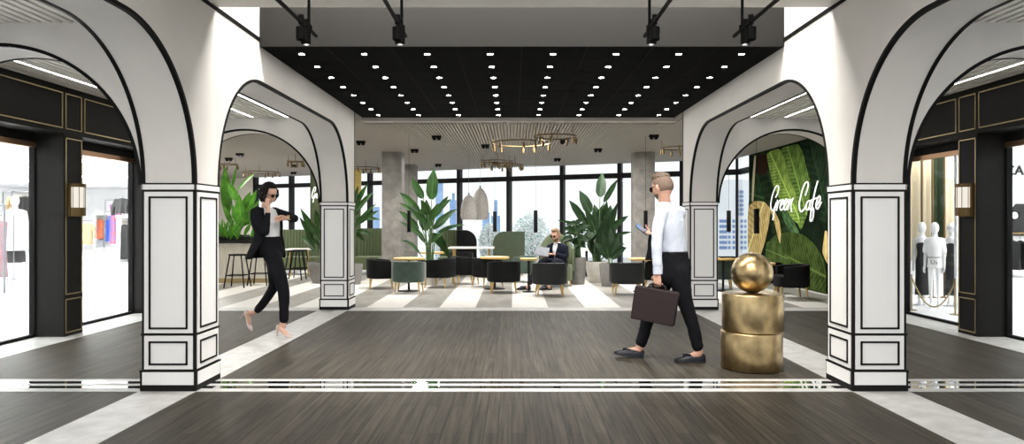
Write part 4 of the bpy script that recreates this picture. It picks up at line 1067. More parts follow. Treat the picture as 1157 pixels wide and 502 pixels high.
def hand(b, w, d, pn, ts, curl=.5, L=1.0, tc=.4):
    d, pn, ts = Vector(d).normalized(), Vector(pn).normalized(), Vector(ts).normalized()
    rs = []
    for x, hw, ht in ((-.03,.026,.020),(0,.028,.019),(.03,.037,.017),(.06,.041,.016),(.088,.040,.0135),(.096,.036,.010)):
        c = w+d*x*L; rs.append([c+ts*hw*L*math.cos(a)+pn*ht*L*math.sin(a) for a in [2*PI*k/16 for k in range(16)]])
    b.rings(rs)
    for k, (off, ln) in enumerate(((.030,.074),(.0105,.082),(-.0095,.076),(-.029,.060))):
        p = w+d*.086*L+ts*off*L; ang = 0; pts = [p-d*.02*L, p]; cu = curl*(1+.12*k)
        for seg, bd in ((.46,.75),(.30,1.0),(.24,.75)):
            ang += cu*bd; p = p+(d*math.cos(ang)+pn*math.sin(ang))*ln*seg*L; pts.append(p)
        limb(b, pts, [.0095*L,.0098*L,.0088*L,.0080*L,.0068*L], 10)
    p = w+d*.022*L+ts*.026*L; v1 = (d*.62+ts*.72+pn*.25).normalized(); v2 = (v1*(1-tc*.6)+d*.3+pn*tc).normalized(); v3 = (v2+pn*tc*.8-ts*tc*.5).normalized()
    limb(b, [p-v1*.012*L, p+v1*.034*L, p+v1*.034*L+v2*.032*L, p+v1*.034*L+v2*.032*L+v3*.026*L], [.014*L,.0118*L,.0105*L,.0085*L], 10)
def head_local(dx, dy, dz, fem=False):
    x, y, z = .098*dx, .077*dy, .121*dz
    if dz < 0:
        t = -dz; y *= 1-(.30 if fem else .20)*t**2
        if dx < 0: x *= 1-.42*t**1.5
        else: x += .010*t*dx
    if dx < 0 and dz > -.2: x *= 1.04
    if dx > 0:
        gy = math.exp(-(y/.0115)**2)
        nz = max(0, min(1, (.018-z)/.052)) if z > -.034 else max(0, min(1, (z+.050)/.016))
        x += .025*gy*nz**1.15
        x -= .010*math.exp(-((abs(y)-.031)/.015)**2-((z+.001)/.013)**2)
        x += .006*math.exp(-((abs(y)-.028)/.024)**2-((z-.023)/.010)**2)
        x += .0075*math.exp(-(y/.021)**2-((z+.067)/.007)**2)+.0065*math.exp(-(y/.019)**2-((z+.080)/.007)**2)
        x -= .004*math.exp(-(y/.024)**2-((z+.0735)/.0028)**2)
        x += .009*math.exp(-(y/.026)**2-((z+.106)/.014)**2)
        x += .005*math.exp(-((abs(y)-.042)/.018)**2-((z+.028)/.018)**2)
    return V(x, y, z)
class Head:
    def __init__(s, c, face, pitch=0, roll=0, k=1.0, fem=False):
        s.c = Vector(c); s.k = k; s.fem = fem
        f = Vector(face); f.z = 0; f.normalize(); l = V(-f.y, f.x, 0); u = V(0,0,1)
        R = Matrix.Rotation(pitch, 3, l); f, u = R @ f, R @ u       # positive pitch looks down
        R = Matrix.Rotation(roll, 3, f); s.l, s.u = R @ l, R @ u; s.f = f
    def w(s, p): return s.c+(s.f*p[0]+s.l*p[1]+s.u*p[2])*s.k
    def grid(s, off=None, n=64, m=48):
        rs = []
        for i in range(m+1):
            t = PI*i/m; r = []
            for j in range(n):
                a = 2*PI*j/n; q = max(1e-3, math.sin(t)); dx, dy, dz = q*math.cos(a), q*math.sin(a), -math.cos(t)
                p = head_local(dx, dy, dz, s.fem)
                if off: o, ex = off(dx, dy, dz, p); p = p+V(dx*.8,dy,dz).normalized()*o+ex
                r.append(s.w(p))
            rs.append(r)
        return rs
    def skin(s, b):
        b.rings(s.grid())
        for e in (-1, 1):
            c = V(-.006, e*.077, -.012); rs = []
            for i in range(9):
                t = PI*i/8; q = max(.03, math.sin(t)); z = -math.cos(t)
                rs.append([s.w(c+V(-.004*z*-1+.017*q*math.cos(a)*(1 if z > 0 else .75)-.004, e*(.006+.008*q*math.sin(a))+e*.004, z*.032)) for a in [2*PI*k/12 for k in range(12)]])
            b.rings(rs)
    def glasses(s, t, lens=True):
        b = MB()
        for e in (-1, 1):
            c = V(.103, e*.032, -.002); rs = []
            for dx, k in ((0,.2),(0,1),(.003,1.02),(.006,.9),(.007,.2)):
                rs.append([s.w(c+V(dx-.012*abs(.027*k*math.cos(a)*e+e*.0)/.027*(1 if math.cos(a)*e*e > 0 and False else .35), .027*k*math.copysign(abs(math.cos(a))**.8, math.cos(a)), .021*k*math.copysign(abs(math.sin(a))**.8, math.sin(a)))) for a in [2*PI*j/20 for j in range(20)]])
            b.rings(rs)
        b.buildw('sunglass_lens', M['lens'], t)
        b = MB(); b.tube([s.w(V(.106,-.010,.006)), s.w(V(.112,0,.009)), s.w(V(.106,.010,.006))], .0025*s.k, 6)
        for e in (-1, 1): b.tube([s.w(V(.100,e*.058,.006)), s.w(V(.085,e*.076,.008)), s.w(V(.0,e*.086,.010)), s.w(V(-.02,e*.085,-.006))], .003*s.k, 6)
        b.buildw('glasses_frame', M['lens'], t)
def hs(x): return max(0, min(1, x))
def men_hair(h, t, m_top, m_side, beard=None):
    def side(dx, dy, dz, p):
        edge = -.45 if dx < -.25 else (-.15 if abs(dy) > .6 else .45)
        if dx > .15 and dx < .45: edge = .15
        if dx >= .45: edge = .52
        k = hs((dz-edge)/.10); return (-.006+.011*k, V(0,0,0))
    def top(dx, dy, dz, p):
        edge = .50+.12*hs(dx); k = hs((dz-edge)/.16); n_ = .004*math.sin(p.y*420+p.x*60)+.003*math.sin(p.x*310+p.z*200)
        return (-.008+k*(.020+.012*hs(dx+.2)+n_), V(.006*k*hs(dx), 0, .010*k*hs(dx)))
    b = MB(); b.rings(h.grid(side)); b.buildw('hair_sides', m_side, t, ang=180)
    b = MB(); b.rings(h.grid(top, 96, 64)); b.buildw('hair', m_top, t, ang=180)
    if beard:
        def bd(dx, dy, dz, p):
            k = hs((-.34-dz)/.2)*hs((dx+.05)/.25)
            if dx > .75 and abs(p.y) < .022 and -.088 < p.z < -.055: k = 0
            return (-.004+.0065*k, V(0,0,0))
        b = MB(); b.rings(h.grid(bd)); b.buildw('beard', beard, t, ang=180)
FOLD = bpy.data.textures.new('folds', 'CLOUDS'); FOLD.noise_scale = .085; FOLD.noise_depth = 2
def cloth(b, name, m_, t, vox=.010, it=6, fold=.016):
    o = b.buildw(name, m_, t); bake(o, ('REMESH', {'mode': 'VOXEL', 'voxel_size': vox}), ('SMOOTH', {'factor': .5, 'iterations': it}), ('DISPLACE', {'texture': FOLD, 'strength': fold, 'mid_level': .45, 'texture_coords': 'LOCAL'}), ('SMOOTH', {'factor': .5, 'iterations': 2})); return o
def body(b, t, m_, vox=.0052):
    o = b.buildw('body', m_, t); bake(o, ('REMESH', {'mode': 'VOXEL', 'voxel_size': vox}), ('SMOOTH', {'factor': .4, 'iterations': 3})); return o
def loafer(t, heel, d, up, L=.285, lab=None):
    d, up = Vector(d).normalized(), Vector(up); up = (up-d*up.dot(d)).normalized(); s_ = up.cross(d)
    sh = thing_part = MB(); rs = []
    prof = [(0,.010,.030),(.004,.024,.060),(.03,.033,.075),(.07,.036,.072),(.11,.037,.064),(.15,.041,.060),(.19,.046,.050),(.225,.045,.040),(.255,.036,.030),(.275,.022,.022),(L,.006,.012)]
    for x, w_, h_ in prof:
        c = heel+d*x+up*.020
        rs.append([c+s_*w_*math.cos(a)+up*h_*max(0, math.sin(a))*1.0 if math.sin(a) > 0 else c+s_*w_*math.cos(a)-up*.003 for a in [2*PI*k/22 for k in range(22)]])
    sh.rings(rs); o = sh.buildw('shoe', M['shoe'], t)
    b = MB(); outl = [(x, w_+.003) for x, w_, _ in prof]
    pl = [(x, w_) for x, w_ in outl]+[(x, -w_) for x, w_ in reversed(outl)]
    b.prism(pl, lambda x, y, z: heel+d*x+s_*y+up*z, .010, .020)
    b.prism([(x, w_) for x, w_ in outl if x < .075]+[(x, -w_) for x, w_ in reversed(outl) if x < .075], lambda x, y, z: heel+d*x+s_*y+up*z, 0, .011)
    so = b.build('sole', M['sole'], o, Vector(t.location))
    b = MB()
    for e in (-1, 1):
        for k in range(5): b.tube([heel+d*.16+up*.079+s_*e*.004, heel+d*(.185+.003*k)+up*.078+s_*e*(.004+.005*k), heel+d*(.200+.002*k)+up*.068+s_*e*(.006+.006*k)], .003, 5)
    b.tube([heel+d*.15+up*.076+s_*.03, heel+d*.152+up*.083, heel+d*.15+up*.076-s_*.03], .006, 8)
    b.build('tassel', M['shoe'], o, Vector(t.location))

# ---------------- the man with the briefcase
Y0 = 6.40
def J(u, v, dy=0): return W(u, v, Y0+dy)
f = V(-.8,.6,0); l = V(-.6,-.8,0)
t = thing('person', 'person in white shirt and black trousers walking with a briefcase and looking at a phone', 'person', V(J(760,404).x, Y0, 0))
hd = Head(J(748.6,211.5,.0), (-.62,.785,0), .22, 0, 1.06)
b = MB(); hd.skin(b)
limb(b, [J(750,219,-.02), J(751,228), J(754,235)], [.058,.056,.052])
torso(b, [(J(757,236),.09,.055), (J(758,244),.13,.08), (J(760,268),.12,.085), (J(762,290),.13,.09), (J(763,303),.11,.09)], l, f)
wl, wr_ = J(743,309,-.2), J(740,263.5,.26)
limb(b, [J(746,239,-.12), J(743,273,-.18), wl], [.045,.035,.027]); limb(b, [J(768,239,.12), J(760,269,.24), wr_], [.045,.035,.027])
hand(b, wl+V(0,0,-.005), (-.05,-.02,-1), (.62,.75,0), (-.75,.6,.1), .78, 1.0, .7)
ph_c = J(725.3,259.3,.24)
hand(b, wr_, (-1,-.1,.05), (.15,-.35,.9), (-.2,.9,.4), .42, 1.0, .5)
limb(b, [J(764,312,-.07), J(775,346,-.09), J(788.5,393,-.08), J(789,400,-.08)], [.07,.052,.038,.040])
limb(b, [J(756,312,.07), J(737,348,.12), J(723,391,.15), J(722,396,.15)], [.07,.052,.038,.040])
limb(b, [J(789,400,-.08), J(776,405.5,-.06)], [.038,.028]); limb(b, [J(722,396,.15), J(707,397,.17)], [.038,.026])
body(b, t, M['skin'])
men_hair(hd, t, M['hairb'], M['hairs'], M['hairs']); hd.glasses(t)
b = MB()
torso(b, [(J(750.5,230),.068,.066), (J(753,232.5),.115,.078), (J(756,236),.175,.09), (J(758,250),.178,.116), (J(760.5,270),.158,.112), (J(762,284),.152,.11), (J(762.5,289),.148,.106)], l, f)
limb(b, [J(748,240,-.125), J(743.5,256,-.165), J(742.5,274,-.19), J(742.5,292,-.2), J(743.3,305,-.2)], [.062,.056,.051,.045,.040])
limb(b, [J(768,240,.125), J(764,258,.2), J(759.5,270,.25), J(748,267,.27), J(743,264.5,.262)], [.062,.056,.051,.044,.038])
cloth(b, 'shirt', M['shirt'], t, .009, 5)
b = MB(); R = [ering(J(749.5+.8*k,228.5+2.2*k), l, f, .062+.006*k, .064+.006*k) for k in range(3)]; b.rings(R, False, False); o = b.buildw('collar', M['shirt'], t); m = o.modifiers.new('s','SOLIDIFY'); m.thickness = .006
b = MB(); c = J(743.2,306,-.2); b.lathe([(.038,-.028),(.043,-.03),(.044,.03),(.040,.032)], c, 20, False, False); b.buildw('cuff', M['shirt'], t)
b = MB()
torso(b, [(J(762,284.5),.157,.112), (J(762.5,292),.165,.122), (J(763.5,302),.172,.135), (J(762,313),.165,.13), (J(761,322),.12,.10)], l, f)
limb(b, [J(765,305,-.075), J(770,326,-.085), J(775.5,346,-.09), J(783,368,-.085), J(788,391,-.08)], [.102,.088,.069,.060,.056])
limb(b, [J(757,305,.075), J(746,326,.10), J(736.5,348,.12), J(730,368,.14), J(724.5,387,.15)], [.102,.088,.069,.060,.056])
cloth(b, 'trousers', M['suit'], t, .010, 5)
b = MB(); b.rings([ering(J(762,284+1.6*k), l, f, .160, .115) for k in range(3)], False, False); o = b.buildw('belt', M['lens'], t); m = o.modifiers.new('s','SOLIDIFY'); m.thickness = .006
loafer(t, V(*J(797.3,410.5,-.09))*1, (-1,.12,0), (0,0,1)); 
hl = J(727,406.5,.13); loafer(t, hl, (-1,.14,.14), (.14,0,1))
# things he carries
dirc = V(-.93,.36,0).normalized(); nc = V(-dirc.y, dirc.x, 0); tilt = Matrix.Rotation(.145, 3, nc)
ex, ez = tilt @ dirc, tilt @ V(0,0,1)
if ex.z < 0: tilt = Matrix.Rotation(-.145, 3, nc); ex, ez = tilt @ dirc, tilt @ V(0,0,1)
cc_ = J(740,345,-.19)
t2 = thing('briefcase', 'dark brown leather briefcase in the hand of the walking man', 'briefcase', cc_)
def cb(x, y, z): return cc_+ex*x+nc*y+ez*z
b = MB(); b.prism([(-.195,-.155),(.195,-.155),(.200,.12),(.195,.150),(-.195,.150),(-.200,.12)], lambda x, z, d: cb(x, d*(1-.35*(z+.15)/.3), z), -.052, .052); b.buildw('case_body', M['case'], t2, bevel=.008)
b = MB(); b.prism([(-.19,.151),(.19,.151),(.192,-.02),(-.192,-.02)], lambda x, z, d: cb(x, d-.012*(1-(z+.02)/.17), z), -.047, -.042); b.buildw('flap', M['case'], t2, bevel=.003)
b = MB(); b.prism([(-.165,-.03),(.165,-.03),(.165,-.135),(-.165,-.135)], lambda x, z, d: cb(x, d, z), -.066, -.054); b.buildw('pocket', M['case'], t2, bevel=.004)
b = MB(); b.tube([cb(-.075,0,.150), cb(-.07,0,.178), cb(-.045,0,.192), cb(.045,0,.192), cb(.07,0,.178), cb(.075,0,.150)], .0095, 10)
for x in (-.075,.075): b.obox(cb(x,0,.154), ex*.014, nc*.012, ez*.008)
b.buildw('handle', M['case'], t2)
# phone
pu = V(-.78,0,.62).normalized(); pn_ = V(.5,-.6,.63).normalized(); pw = pn_.cross(pu).normalized()
t3 = thing('mobile_phone', 'blue-screened mobile phone in the raised hand of the walking man', 'phone', ph_c)
b = MB(); b.obox(ph_c, pu*.072, pw*.036, pn_*.0042); b.buildw('phone_body', M['lens'], t3, bevel=.004)
b = MB(); s0_ = pn_ if pn_.y < 0 else -pn_; b.obox(ph_c+s0_*.0046, pu*.067, pw*.033, pn_*.0006); b.buildw('screen', M['phone'], t3)
# folded jacket over the arm
b = MB(); rs = []
for k in range(9):
    q = k/8; c = J(739.5-1.5*q, 260+34*q, .27); w_ = .045+.035*q; th = .05-.008*q
    rs.append(ering(c, V(1,0,0), V(0,1,0), w_*(1+.10*math.sin(7*q)), th*(1+.12*math.cos(9*q)), 20))
b.rings(rs); b.add([], []); o = b.buildw('folded_jacket', M['suit'], ang=60); bake(o, ('REMESH', {'mode': 'VOXEL', 'voxel_size': .010}), ('SMOOTH', {'iterations': 5}))
tag(o, 'folded black jacket hanging over the forearm of the walking man', 'jacket')

# ---------------- the woman on the phone
Y0 = 7.72
f = V(.8,-.6,0); l = V(.6,.8,0)
t = thing('person', 'person in black trouser suit and nude heels walking with a phone to the ear', 'person', V(J(305,380).x, Y0, 0))
hd = Head(J(303.8,218.5), (.90,-.44,0), .30, .05, .97, True)
b = MB(); hd.skin(b)
limb(b, [J(302,224), J(300.5,231), J(300,238)], [.045,.046,.055])
torso(b, [(J(300,237),.10,.06), (J(301,246),.13,.085), (J(304.5,264),.095,.07), (J(306.5,282),.095,.075), (J(307,290),.07,.06)], l, f)
wr1, wr2 = J(302.8,236.8,-.178), J(324.5,246.5,-.17)
limb(b, [J(290,239,-.11), J(299,262,-.20), wr1], [.035,.028,.021]); limb(b, [J(310,239,.1), J(332,246.5,.02), wr2], [.035,.028,.021])
hand(b, wr1, (-.16,.12,1), (.55,.8,.05), (-.8,.55,.2), .30, .88, .5)
hand(b, wr2, (-.85,-.5,-.02), (.3,-.3,-.8), (-.3,-.55,.6), .42, .90, .35)
limb(b, [J(304,294,-.065), J(317.5,324,-.04), J(320.3,362,-.0), J(320.5,369,0)], [.055,.042,.028,.028])
limb(b, [J(308,294,.06), J(308.5,326,.13), J(290,351,.18), J(285,354,.19)], [.055,.042,.028,.028])
fd = V(.9,-.40,0).normalized()
hp = J(313.2,373,.02)                                  # heel seat of the standing foot
zg = lambda p, z: V(p.x, p.y, z)
pt = zg(hp, .085)
limb(b, [J(320,366,0), pt+fd*.045+V(0,0,.02), pt+fd*.11+V(0,0,-.030), pt+fd*.165+V(0,0,-.062)], [.030,.031,.027,.018])
rd = V(.30,-.05,-1).normalized(); ru = V(1,-.25,.30); ru = (ru-rd*ru.dot(rd)).normalized(); rh = J(276.6,353.5,.2)
limb(b, [J(286,353.5,.19), rh+rd*.03+ru*.035, rh+rd*.10+ru*.022, rh+rd*.16+ru*.012], [.029,.030,.026,.018])
body(b, t, M['skinw'], .0042)
def whair(dx, dy, dz, p):
    edge = -1.1 if dx < -.35 else (-.55 if dx < .12 else (.30 if dx < .45 else .55+.15*hs(dx-.6)))
    k = hs((dz-edge)/.16) if dx >= -.35 else hs((dz+.82)/.2)
    n_ = .003*math.sin(p.y*300+p.z*120)
    return (-.008+k*(.021+n_*.5+.012*hs(-dx)*hs(.4-dz)), V(-.010*k*hs(-dx),0,.004*k))
b = MB(); b.rings(hd.grid(whair, 96, 64))
for e in (-1, 1):                                      # strands that fall to the jaw
    for k in range(5):
        q = [hd.w(V(.055-.013*k, e*.075, .055)), hd.w(V(.052-.014*k, e*(.090), .0)), hd.w(V(.038-.014*k, e*.088, -.055)), hd.w(V(.030-.014*k, e*.074, -.098))]
        limb(b, q, [.007,.010,.008,.003], 8)
limb(b, [hd.w(V(-.085,0,.01)), hd.w(V(-.105,0,-.05)), hd.w(V(-.080,0,-.115))], [.040,.045,.022], 12)
b.buildw('hair', M['hairk'], t, ang=180); hd.glasses(t)
b = MB()
torso(b, [(J(300.5,234.5),.062,.052), (J(300.5,237),.125,.072), (J(301.5,246),.15,.108), (J(303,252),.15,.115), (J(305,264),.114,.088), (J(305.7,270.5),.118,.090)], l, f)
cloth(b, 'top', M['tee'], t, .009, 4, .008)
b = MB()
torso(b, [(J(305.4,267.5),.130,.100), (J(306,277),.146,.106), (J(306.8,284),.150,.110), (J(307.5,291),.128,.102)], l, f)
limb(b, [J(307.5,289,-.06), J(313.5,307,-.055), J(319.5,325,-.04), J(320.8,344,-.02), J(320.8,361,0)], [.098,.088,.068,.058,.052])
limb(b, [J(307.5,289,.06), J(310,309,.10), J(308.5,326,.13), J(300,339,.155), J(291.5,350,.18)], [.088,.074,.058,.050,.044])
cloth(b, 'trousers', M['suit'], t, .009, 5)
# open jacket: a shell with a gap in front
R = [(J(300,235.5),.105,.065,.62),(J(300,237.5),.17,.085,.60),(J(301,246),.182,.122,.58),(J(302,254),.176,.128,.60),(J(303.5,264),.158,.118,.66),(J(303,274),.182,.130,.85),(J(301.5,284),.212,.142,1.05),(J(300,292),.235,.150,1.22)]
Q = smooth_line([tuple(c)+(a,d,g) for c, a, d, g in R], 5)
b = MB(); b.rings([ering(Vector(x[:3]), l, f, x[3], x[4], 40, x[5], 2*PI-x[5]) for x in Q], closed=False)
o = b.buildw('jacket', M['suit'], t); m = o.modifiers.new('s','SOLIDIFY'); m.thickness = .012; m.offset = 0
b = MB(); limb(b, [J(291,239,-.12), J(293.5,250,-.17), J(299,263,-.205), J(301,253,-.195), J(302.4,242.5,-.18)], [.058,.052,.047,.040,.034])
cloth(b, 'sleeve', M['suit'], t, .008, 4)
b = MB(); limb(b, [J(309.5,239.5,.105), J(320,242.5,.07), J(332,246.8,.015), J(329.5,246.8,-.06), J(326.5,246.6,-.135)], [.056,.051,.046,.040,.034])
cloth(b, 'sleeve', M['suit'], t, .008, 4)
for e in (-1, 1):                                      # lapels
    b = MB(); P = []
    for v, g, w_ in ((236,.55,.02),(242,.56,.055),(249,.58,.075),(256,.60,.055),(264,.66,.012)):
        k = (v-235.5)/28.5; c = J(300+3.5*k, v); rl, rf = .186-.02*abs(k-.4), .132
        g1, g2 = g, g+w_/.15
        P.append([c+f*rf*math.cos(e*q)+l*rl*math.sin(e*q) for q in (g1, (g1+g2)/2, g2)])
    b.rings(P, closed=False); o = b.buildw('lapel', M['suit'], t); m = o.modifiers.new('s','SOLIDIFY'); m.thickness = .006
def pump(t, hs_, d, up, L=.225, heel=True, hgt=.085, spike=None):
    """hs_: heel seat; the sole falls from it along d"""
    d = Vector(d).normalized(); up = Vector(up); up = (up-d*up.dot(d)).normalized(); s_ = up.cross(d)
    b = MB(); rs = []
    #  x along, drop, half width, top height
    for x, z, w_, h_ in ((-.012,.004,.012,.030),(0,0,.022,.052),(.03,-.004,.026,.044),(.06,-.018,.026,.022),(.09,-.036,.028,.013),(.12,-.054,.033,.012),(.15,-.068,.037,.018),(.18,-.075,.033,.026),(.205,-.077,.022,.022),(.225,-.078,.008,.010)):
        z = z*hgt/.085; c = hs_+d*x+up*z
        rs.append([c+s_*w_*math.cos(a)+up*(h_*math.sin(a) if math.sin(a) > 0 else .006*math.sin(a)) for a in [2*PI*k/20 for k in range(20)]])
    b.rings(rs); o = b.buildw('shoe', M['pump'], t)
    b = MB(); sp = spike if spike is not None else hs_-up*hgt
    b.tube([hs_+d*.006+up*.002, hs_+d*.004+(sp-hs_)*.35, sp], [.018,.008,.0048], 10); b.build('stiletto_heel', M['pump'], o, Vector(t.location))
pump(t, pt, fd, (0,0,1))
pump(t, rh, (rd*.93-ru*-.30), ru, hgt=.05, spike=rh-ru*.085+rd*.05)
b = MB(); w = wr2+V(.012,.008,0); dd = V(-.85,-.5,0).normalized()
for k in (0,): b.tube([w-dd*.006, w+dd*.006], .0255, 18); b.obox(w+V(0,-.01,.026), dd*.012, V(.5,-.85,0)*.012, V(0,0,.005))
b.buildw('wristwatch', M['gold'], t)
pc = J(300.4,225.5,-.122)
t3 = thing('mobile_phone', 'dark mobile phone held to the ear of the woman in the black suit', 'phone', pc)
b = MB(); ph = V(.55,-.45,-.75).normalized(); pl_ = V(.6,.8,0); pw2 = ph.cross(pl_).normalized(); b.obox(pc, ph*.066, pw2*.033, ph.cross(pw2)*.004); b.buildw('phone_body', M['black'], t3, bevel=.003)

# ---------------- the seated man
Y0 = 13.75
f = V(-.55,-.83,0); l = V(.83,-.55,0)
t = thing('person', 'person in navy suit and sunglasses sitting in an armchair with a newspaper', 'person', V(J(630,300).x, Y0, 0))
hd = Head(J(628,265.8,-.06), (-.62,-.78,0), .25, 0, 1.06)
b = MB(); hd.skin(b)
limb(b, [J(628.5,270,-.05), J(629.3,274,-.03), J(630,278)], [.055,.056,.07])
torso(b, [(J(630,277),.12,.07), (J(630,283),.15,.09), (J(630.5,291),.13,.09), (J(631,298),.14,.10)], l, f)
wl, wr_ = J(626,287.6,-.36), J(614.5,290.2,-.36)
limb(b, [J(639,279.5,-.02), J(638.5,290.5,-.12), wl], [.045,.035,.026]); limb(b, [J(621,279.5,.02), J(617.5,291,-.12), wr_], [.045,.035,.026])
hand(b, wl, (-.9,-.3,.15), (-.2,-.1,-.9), (-.2,-.9,.2), .5, 1, .3); hand(b, wr_, (-.5,-.3,.6), (.5,-.6,.4), (.3,.5,.7), .5, 1, .3)
limb(b, [J(626,297.5,-.08), J(612,297,-.45), J(597.5,322,-.74), J(596.5,325,-.76)], [.07,.05,.036,.036])
limb(b, [J(634,297.5,-.06), J(627,297,-.47), J(621,321,-.70), J(620.5,325,-.72)], [.07,.05,.036,.036])
body(b, t, M['skin'], .007)
men_hair(hd, t, M['haird'], M['haird'], M['hairs']); hd.glasses(t)
b = MB(); torso(b, [(J(629.3,274,-.03),.066,.064),(J(629.8,277),.13,.085),(J(630,283),.165,.115),(J(630.5,291),.15,.11),(J(631,296),.15,.115)], l, f); cloth(b, 'shirt', M['tee'], t, .011, 4)
R = [(J(629.5,274.8,-.01),.095,.075,.34),(J(629.9,277.3),.185,.095,.32),(J(630,283),.205,.135,.22),(J(630.5,290),.19,.135,.06),(J(631,296),.195,.15,.08),(J(631,300),.20,.16,.25)]
Q = smooth_line([tuple(c)+(a,d,g) for c, a, d, g in R], 5)
b = MB(); b.rings([ering(Vector(x[:3]), l, f, x[3], x[4], 36, x[5], 2*PI-x[5]) for x in Q], closed=False)
o = b.buildw('jacket', M['navy'], t); m = o.modifiers.new('s','SOLIDIFY'); m.thickness = .012; m.offset = 0
b = MB(); limb(b, [J(638.5,279.5,-.02), J(639.3,285,-.07), J(638.5,290.3,-.12), J(632,289,-.25), J(628,288,-.33)], [.066,.06,.054,.047,.040]); cloth(b, 'sleeve', M['navy'], t, .010, 4)
b = MB(); limb(b, [J(621.3,279.5,.02), J(619,285.5,-.06), J(617.8,291,-.12), J(616,290.7,-.24), J(615,290.3,-.32)], [.066,.06,.054,.047,.040]); cloth(b, 'sleeve', M['navy'], t, .010, 4)
b = MB(); torso(b, [(J(631,293),.16,.12),(J(631,297),.175,.15),(J(631,301),.17,.15)], l, f)
limb(b, [J(627,297.8,-.08), J(619.5,296.8,-.27), J(612,297,-.45), J(604,309,-.60), J(598.5,319.5,-.72)], [.095,.086,.068,.060,.056])
limb(b, [J(634.5,297.8,-.06), J(631,296.8,-.27), J(627,297,-.47), J(624,309,-.58), J(621.2,319,-.69)], [.095,.086,.068,.060,.056]); cloth(b, 'trousers', M['navy'], t, .011, 4)
for (u, v, dy, dd) in ((599.5,329.3,-.70,(-.95,-.35,0)), (623,329,-.66,(-.9,-.5,0))):
    p = J(u, v, dy); loafer(t, V(p.x,p.y,0.001), dd, (0,0,1))
nc_ = J(612.8,284.3,-.475)
ux, uy = V(.85,-.35,-.12).normalized(), V(.18,.45,.85).normalized()
t3 = thing('newspaper', 'folded grey newspaper held by the seated man', 'newspaper', nc_)
b = MB(); b.obox(nc_, ux*.135, uy*.095, ux.cross(uy)*.004); b.buildw('pages', M['paper'], t3)
b = MB(); b.obox(nc_+ux.cross(uy)*.007, ux*.132, uy*.092, ux.cross(uy)*.002); b.buildw('back_fold', M['paper'], t3)
# ================================================================== SHOP CONTENTS
def text_mesh(name, s, size, ext, mw_, m_, parent):
    cu = bpy.data.curves.new(name, 'FONT'); cu.body = s; cu.size = size; cu.extrude = ext; cu.align_x = 'CENTER'
    o = bpy.data.objects.new(name, cu); COL.objects.link(o)
    dg = bpy.context.evaluated_depsgraph_get(); dg.update()
    me = bpy.data.meshes.new_from_object(o.evaluated_get(dg)); bpy.data.objects.remove(o)
    me.transform(mw_); me.materials.append(m_)
    q = bpy.data.objects.new(name, me); COL.objects.link(q); q.parent = parent; return q
M['mann'] = mat('mannequin_white', (.80,.80,.80), .35)
M['dress'] = mat('black_dress', (.012,.012,.013), .7, bump=.3, bscale=20)
M['orange'] = mat('orange_patterned_cloth', (.06,.02,.015), .7, col2=(.75,.13,.02), var=.2, scale=9)
M['cobalt'] = mat('cobalt_cloth', (.02,.06,.42), .7)
M['rust'] = mat('rust_cloth', (.45,.08,.03), .7, col2=(.05,.09,.30), var=.2, scale=14)
M['pink'] = mat('pink_patterned_cloth', (.48,.10,.12), .7, col2=(.10,.20,.20), var=.3, scale=26)
M['tan'] = mat('tan_cloth', (.36,.25,.13), .7, var=.3, scale=14)
M['whitec'] = mat('white_cloth', (.80,.80,.80), .8, bump=.3, bscale=14)
M['sand'] = mat('sand_drape', (.74,.67,.52), .7, var=.12, scale=3, stretch=(9,9,.4))
M['dgreen'] = mat('dark_green_drape', (.03,.05,.02), .7, var=.3, scale=4, stretch=(8,8,.4))

